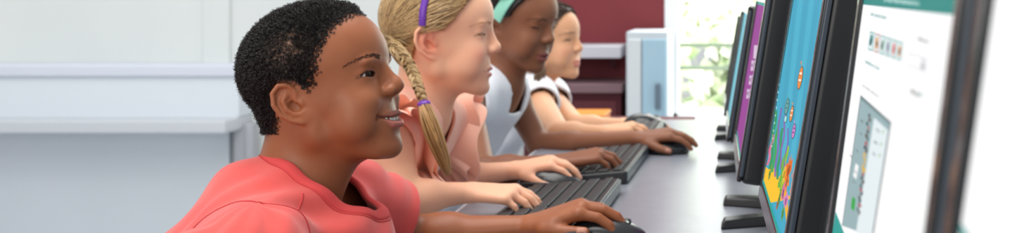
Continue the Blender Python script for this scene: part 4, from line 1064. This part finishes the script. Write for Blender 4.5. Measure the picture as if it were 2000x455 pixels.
m4.add([(1677.5, 188), (1733.5, 239), (1733, 243), (1677, 193)], lin(120, 146, 150), 5)
for i, (x_, y_) in enumerate(((1708, 248), (1704, 272), (1701, 294))):
    words(m4, (x_, y_), (x_ + 7, y_ + 6), (x_ - 1, y_ + 7), 4, lin(120, 130, 136), 20 + i, 6); m4.add(blob(x_ + 13, y_ + 9, 1.1, 4, .2, 8), lin(110, 180, 70), 6)
for i in range(26):
    t = i / 25; m4.add(blob(1694 - 21 * t + 2 * math.sin(i * 2.3), 226 + 190 * t, 1.8 + (i % 3) * .5, 4.5, .1, 8, .4, i), (lin(70, 78, 84), lin(90, 70, 60), lin(60, 90, 100), lin(180, 60, 70))[i % 4] if not 9 < i < 15 else lin(226, 180, 70), 5)
m4.add([(1668, 318), (1674, 324), (1669, 350), (1663, 343)], lin(244, 246, 246), 6); words(m4, (1667, 332), (1671, 336), (1666, 337), 3, lin(110, 110, 110), 3, 7)
m4.add([(1661.5, 384), (1667.5, 388), (1665, 412), (1659, 406)], lin(30, 168, 60), 6)
for i, (x_, y_) in enumerate(((1678, 232), (1676, 256), (1669, 290), (1662, 350), (1656, 300))): words(m4, (x_, y_), (x_ + 5, y_ + 5), (x_ - .6, y_ + 4), 3, lin(70, 84, 90), 40 + i, 5)
m4.add([(1628, 412), (1648, 464), (1605, 464)], lin(40, 160, 152), 2)
m4.finish()

m3 = Mon(1.205, 1.685, .0805, .0665, .352, .165, .082, 'monitor with a bright underwater game, blue sea above yellow sand', .385)
m3.quad(lin(62, 168, 198))
for i in range(5): m3.add([(1548 + i * 11, -20), (1556 + i * 11, -20), (1540 + i * 9 - 20, 330), (1530 + i * 9 - 20, 330)], lin(70, 176, 204) if i % 2 else lin(58, 162, 193), 1)
m3.add([(1480, 285), (1498, 330), (1506, 320), (1519, 346), (1527, 372), (1542, 385), (1600, 400), (1600, 520), (1480, 520), (1470, 350)], lin(250, 196, 36), 3)
m3.add([(1519, 346), (1530, 330), (1538, 420), (1540, 470), (1530, 400)], lin(240, 178, 30), 4)
# green and purple weed, coral, small fish
for i, (x_, y0_, y1_, w_, c_) in enumerate(((1508, 215, 330, 2.4, lin(40, 150, 90)), (1513, 235, 336, 2.4, lin(60, 164, 84)), (1518, 210, 345, 1.6, lin(130, 100, 180)), (1521, 250, 350, 2.2, lin(48, 148, 96)), (1527, 225, 330, 1.4, lin(140, 96, 176)), (1533, 250, 352, 1.3, lin(124, 100, 184)), (1503, 262, 322, 2, lin(222, 112, 150)), (1530, 285, 372, 3.0, lin(150, 190, 50)), (1526, 300, 366, 2.6, lin(110, 176, 60)))):
    xs_ = [x_ + 1.5 * math.sin(k * 1.3 + i) - (k * (y1_ - y0_) / 8) * -.0 for k in range(9)]
    L_ = [(xs_[k] - w_ - (k - 4) * 1.4, y0_ + (y1_ - y0_) * k / 8) for k in range(9)]; R_ = [(xs_[k] + w_ - (k - 4) * 1.4, y0_ + (y1_ - y0_) * k / 8) for k in range(9)]
    m3.add(L_ + R_[::-1], c_, 5 + i % 3)
for i, (x_, y_, rx_, ry_, c_) in enumerate(((1539, 330, 5, 26, lin(228, 110, 36)), (1535, 352, 4.5, 22, lin(240, 130, 50)), (1530, 340, 3, 16, lin(246, 200, 60)), (1528, 375, 3.4, 18, lin(200, 110, 170)), (1533, 392, 3.4, 14, lin(214, 130, 190)), (1548, 345, 3.5, 18, lin(180, 150, 150)), (1545, 368, 3.2, 16, lin(220, 150, 140)), (1521, 385, 1.6, 18, lin(90, 150, 60)), (1527, 415, 2.2, 14, lin(96, 160, 60)), (1517, 398, 1.8, 9, lin(170, 100, 50)), (1502, 340, 1.5, 12, lin(90, 150, 70)))):
    m3.add(blob(x_, y_, rx_, ry_, .16, 18, .42, i), c_, 8); m3.add(blob(x_ + .4, y_ + 2, rx_ * .45, ry_ * .5, .16, 10, .5, i + 30), tuple(k * .45 for k in c_), 9)
def fish(x_, y_, L_, H_, c_, st, seed=0):
    m3.add(blob(x_, y_, H_ + .7, L_ + 1.5, .16, 16), (.03, .02, .02), 10); m3.add(blob(x_, y_, H_, L_, .16, 16), c_, 11)
    m3.add([(x_ + .16 * -L_ * -1, y_ - L_), (x_ + 2.6, y_ - L_ * 1.5), (x_ + .2, y_ - L_ * 1.45)], c_, 11)
    for k in (-.4, .2): m3.add(blob(x_ - k * 3, y_ + k * L_, H_ * .75, L_ * .10, .16, 8), st, 12)
fish(1562, 152, 22, 3.8, lin(232, 140, 70), lin(250, 240, 230)); fish(1545, 222, 15, 2.8, lin(226, 146, 80), lin(250, 240, 230)); fish(1549, 256, 14, 2.8, lin(206, 130, 196), lin(90, 60, 150)); fish(1536, 208, 15, 3.6, lin(96, 160, 160), lin(60, 120, 120)); m3.add(blob(1533.5, 232, 3, 8, .15), (.03, .03, .03), 11); m3.add(blob(1533.5, 232, 2.2, 6.6, .15), lin(170, 226, 226), 12)
for i in range(16): m3.add(blob(1532 - i * 1.75, 60 + i * 15, .8, 2.2, .15, 6), lin(220, 240, 246), 6)
# teal rim at the foot of the picture
m3.add([(-m3.sc_w, m3.sc_h[0]), (m3.sc_w, m3.sc_h[0]), (m3.sc_w, m3.sc_h[0] + .006), (-m3.sc_w, m3.sc_h[0] + .006)], lin(30, 160, 150), 13, True); m3.add([(m3.sc_w - .004, m3.sc_h[0]), (m3.sc_w, m3.sc_h[0]), (m3.sc_w, m3.sc_h[1]), (m3.sc_w - .004, m3.sc_h[1])], lin(150, 214, 226), 13, True)
m3.finish()

m2 = Mon(1.79, 2.235, .0350, .0265, .350, .160, .085, 'monitor with a purple page and small white boxes', .362)
m2.quad(lin(150, 58, 146)); 
for x_, y_, w_, h_ in ((1473.5, 101, 3.2, 13), (1467.5, 128, 2.2, 10), (1473.2, 127, 2.2, 10), (1463.6, 156, 2.2, 9), (1469.2, 155, 2.2, 9), (1458.8, 183, 2.2, 9), (1464.4, 182, 2.2, 9)):
    m2.add([(x_ - w_ + 1, y_ - h_), (x_ + w_ + 1, y_ - h_), (x_ + w_ - 1, y_ + h_), (x_ - w_ - 1, y_ + h_)], lin(214, 190, 216), 3)
    if h_ < 12: m2.add([(x_ - w_ * .6, y_ - 4), (x_ + w_ * .6, y_ - 4), (x_ + w_ * .5, y_ + 2), (x_ - w_ * .6, y_ + 3)], lin(130, 110, 140), 4)
m2.add(blob(1487.5, 45, 3, 10, .15, 10, .3), lin(74, 96, 70), 3); m2.add(blob(1489.5, 34, 2, 6, .15, 8, .2), lin(120, 140, 70), 4)
for z0, z1, c_ in ((0, .007, lin(40, 160, 152)), (m2.sc_h[1] - m2.sc_h[0] - .004, m2.sc_h[1] - m2.sc_h[0], lin(60, 170, 160))): m2.add([(-m2.sc_w, m2.sc_h[0] + z0), (m2.sc_w, m2.sc_h[0] + z0), (m2.sc_w, m2.sc_h[0] + z1), (-m2.sc_w, m2.sc_h[0] + z1)], c_, 5, True)
m2.finish()
m1 = Mon(2.38, 2.82, .0125, .0050, .330, .165, .072, 'monitor with a plain light blue page, second from the far end', .335); m1.quad(lin(120, 196, 214)); m1.add([(-m1.sc_w, m1.sc_h[0]), (m1.sc_w, m1.sc_h[0]), (m1.sc_w, m1.sc_h[0] + .006), (-m1.sc_w, m1.sc_h[0] + .006)], lin(60, 150, 150), 2, True); m1.finish()
m0 = Mon(2.93, 3.37, -.003, -.010, .310, .168, .066, 'farthest monitor, only its black edge in view past the others', .318); m0.quad((.012, .013, .015)); m0.finish()

# ------------------------------------------------------------------ keyboards and mice
MAT['kb'] = mat('keyboard_case', (.022, .023, .026), rough=.4); MAT['key'] = mat('keyboard_keys', (.019, .018, .020), rough=.5, spec=.5); MAT['kbedge'] = mat('keyboard_rail', lin(66, 78, 84), rough=.35)
def keyboard(X, Y, yaw, label, proto=None):
    r = empty('keyboard', (X, Y, DZ)); r.rotation_euler = (0, 0, math.radians(yaw)); tag(r, label, 'keyboard', 'keyboards on the desk')
    if proto:
        for ch in proto.children: c = ch.copy(); C.objects.link(c); c.parent = r; c.matrix_parent_inverse = Matrix()
        return r
    W_, D_ = .410, .160; hw, hd = W_ / 2, D_ / 2
    V = [(-hd, -hw, .002), (-hd, hw, .002), (hd, hw, .002), (hd, -hw, .002), (-hd, -hw, .011), (-hd, hw, .011), (hd, hw, .026), (hd, -hw, .026)]
    b = MB(); b.add(V, [[0, 1, 2, 3], [4, 7, 6, 5], [0, 4, 5, 1], [1, 5, 6, 2], [2, 6, 7, 3], [3, 7, 4, 0]]); 
    o = b.build('case', MAT['kb'], None, bevel=.003); o.parent = r
    b = MB(); sl_ = math.atan2(.015, D_); R = rot(0, 0, 0); R = np.array([[math.cos(sl_), 0, -math.sin(sl_)], [0, 1, 0], [math.sin(sl_), 0, math.cos(sl_)]])
    rg2 = np.random.default_rng(1)
    for row in range(6):
        x = -hd + .017 + row * .0245 + (.003 if row == 5 else 0); y = -hw + .010
        # local y runs to the child's left, so the number pad sits at -y
        while y < hw - .016:
            w_ = .0165
            if row == 0 and .02 < y + hw - .16 < .16: w_ = .108 if abs(y) < .12 else .0165
            if row in (1, 2, 3) and y > hw - .05: w_ = .032
            zc = .011 + (x + hd) / D_ * .015 + .0035; b.box((x, y + w_ / 2, zc - .0018), (.0200 if row < 5 else .014, w_, .0045), R); y += w_ + .0016
            if abs(y + hw - .083) < .008 or abs(y + hw - .145) < .008: y += .007
    o = b.build('key_bed', MAT['key'], None, bevel=.0018, seg=2); o.parent = r
    b = MB(); b.box((hd + .001, 0, .014), (.004, W_ - .01, .020)); o = b.build('rear_rail', MAT['kbedge'], None, bevel=.001); o.parent = r
    b = MB(); b.box((-hd - .0015, 0, .006), (.005, W_ - .004, .008)); o = b.build('palm_edge', MAT['kbedge'], None, bevel=.001); o.parent = r
    for y in (-.19, .19): b = MB(); b.box((hd - .02, y, .002), (.02, .03, .0035)); o = b.build('foot', MAT['kb'], None); o.parent = r
    return r
kb = keyboard(-.304, 2.035, -1.0, 'dark keyboard under the pale hand of the blonde child')
bpy.context.view_layer.update()
keyboard(-.300, 1.530, 0, 'nearest dark keyboard, in front of the child in coral', kb); keyboard(-.294, 2.535, -1.2, 'dark keyboard under the hand of the child with the mint headband', kb); keyboard(-.290, 3.045, -.5, 'farthest dark keyboard, in front of the child in the white short-sleeved top', kb)
MAT['mouse'] = mat('mouse_black', (.012, .013, .015), rough=.25, spec=.6); MAT['mouse2'] = mat('mouse_grey', (.06, .065, .07), rough=.3)
def mouse(X, Y, yaw, label, proto=None):
    r = empty('computer_mouse', (X, Y, DZ)); r.rotation_euler = (0, 0, math.radians(yaw)); tag(r, label, 'mouse', 'mice on the desk')
    if proto:
        for ch in proto.children: c = ch.copy(); C.objects.link(c); c.parent = r
        return r
    s = Solid(); s.add(Ell((-.008, 0, .008), (.050, .032, .030)), .01); s.add(Ell((.022, 0, .006), (.038, .029, .020)), .012); s.sub(Cyl((0, 0, -.1), (0, 0, 0.0008), .3, .3, (1, 0, 0)), .002)
    s.sub(Cap((.012, 0, .036), (.062, 0, .020), .0012, .0012), .001)
    V, Q = s.mesh(A(-.08, -.05, -.01), A(.08, .05, .05), .0016); V = vsmooth(V, Q, 2, .5); o = mk('shell', V, Q, MAT['mouse']); o.parent = r
    V, Q = tubes(spline([A(-.055, -.012, .010), A(-.03, -.0325, .014), A(.01, -.034, .014), A(.05, -.020, .012)], 30), .0016, 8); o = mk('side_strip', V, Q, MAT['mouse2']); o.parent = r
    V, Q = tubes(np.array([A(.030, -.0035, .029), A(.030, -.002, .029), A(.030, .002, .029), A(.030, .0035, .029)]), [.003, .0062, .0062, .003], 18); o = mk('scroll_wheel', V, Q, MAT['mouse2']); o.parent = r

    return r
ms1 = mouse(-.196, 1.795, -4, 'black mouse under the nearest hand')
bpy.context.view_layer.update()
mouse(-.352, 2.286, -4, 'black mouse under the far hand of the blonde child', ms1); mouse(-.178, 2.785, -6, 'black mouse beyond the third keyboard, under a dark hand', ms1); mouse(-.260, 3.31, 0, 'black mouse farthest along the desk, under a pale hand', ms1)
# stools under the children
def stool(x, y, label, proto=None):
    r = empty('stool', (x, y, 0)); tag(r, label, 'stool', 'stools at the desk')
    if proto:
        for ch in proto.children: c = ch.copy(); C.objects.link(c); c.parent = r
        return r
    V, Q = rev([(0, .395), (.14, .395), (.165, .40), (.17, .41), (.165, .422), (.14, .425), (0, .425)], 32); o = mk('seat', V, Q, mat('stool_seat', lin(70, 90, 140), rough=.5)); o.parent = r
    for a in range(4):
        t = a * math.pi / 2 + .785; V, Q = tubes(np.array([A(math.cos(t) * .10, math.sin(t) * .10, .40), A(math.cos(t) * .13, math.sin(t) * .13, .2), A(math.cos(t) * .16, math.sin(t) * .16, .0)]), .011, 10); o = mk('leg', V, Q, mat('stool_steel', (.5, .5, .52), rough=.3, metal=.9) if a == 0 else bpy.data.materials['stool_steel']); o.parent = r
    return r
st = stool(-.86, 1.52, 'round stool under the child in the coral t-shirt'); bpy.context.view_layer.update()
stool(-.74, 2.10, 'round stool under the blonde child', st); stool(-.76, 2.80, 'round stool under the child with the mint headband', st); stool(-.78, 3.42, 'round stool under the farthest child', st)
# ------------------------------------------------------------------ camera, light, view
cam = bpy.data.cameras.new('camera'); co = bpy.data.objects.new('camera', cam); C.objects.link(co)
co.location = (0, 0, CAMZ); co.rotation_euler = (math.pi / 2, 0, 0)
cam.sensor_width = 36; cam.lens = F / 2000 * 36; cam.shift_x = (1000 - VX) / 2000; cam.shift_y = -(227.5 - VY) / 2000
cam.clip_start = .02; cam.dof.use_dof = True; cam.dof.focus_distance = 1.30; cam.dof.aperture_fstop = 43.74 / 1000 / .0054
bpy.context.scene.camera = co
w = bpy.data.worlds.new('World'); bpy.context.scene.world = w; w.use_nodes = True
w.node_tree.nodes['Background'].inputs[0].default_value = (.93, .97, 1, 1); w.node_tree.nodes['Background'].inputs[1].default_value = .66
def area(name, loc, rot_to, size, power, col=(1, 1, 1)):
    l = bpy.data.lights.new(name, 'AREA'); l.shape = 'RECTANGLE'; l.size, l.size_y = size; l.energy = power; l.color = col
    o = bpy.data.objects.new(name, l); C.objects.link(o); o.location = loc
    o.rotation_euler = (Vector(rot_to) - Vector(loc)).to_track_quat('-Z', 'Y').to_euler(); return o
area('ceiling_panel_light', (-.7, 1.7, 2.75), (-.6, 2.0, .9), (1.2, 2.4), 51, (1, .97, .93))
area('camera_side_fill', (-1.2, -1.0, 1.8), (-.5, 1.6, .95), (1.0, 1.0), 24, (1, .95, .88))  # unseen fill added behind the camera to light the near cheek
area('back_wall_fill', (-2.6, 3.6, 2.7), (-2.8, 5.4, 1.0), (2.5, 1.5), 23, (1, 1, 1))  # unseen overhead fill added to brighten the pale back wall
area('window_daylight', (.7, 5.25, 1.7), (-.1, 2.6, .72), (2.0, 1.6), 26, (.95, 1, .98))
area('garden_daylight', (.5, 7.0, 5.0), (.2, 10.5, 1.2), (5, 3), 1700, (1, 1, .95))
vs = bpy.context.scene.view_settings; vs.view_transform = 'Standard'; vs.look = 'None'; vs.gamma = 1; vs.exposure = 0; vs.use_curve_mapping = False
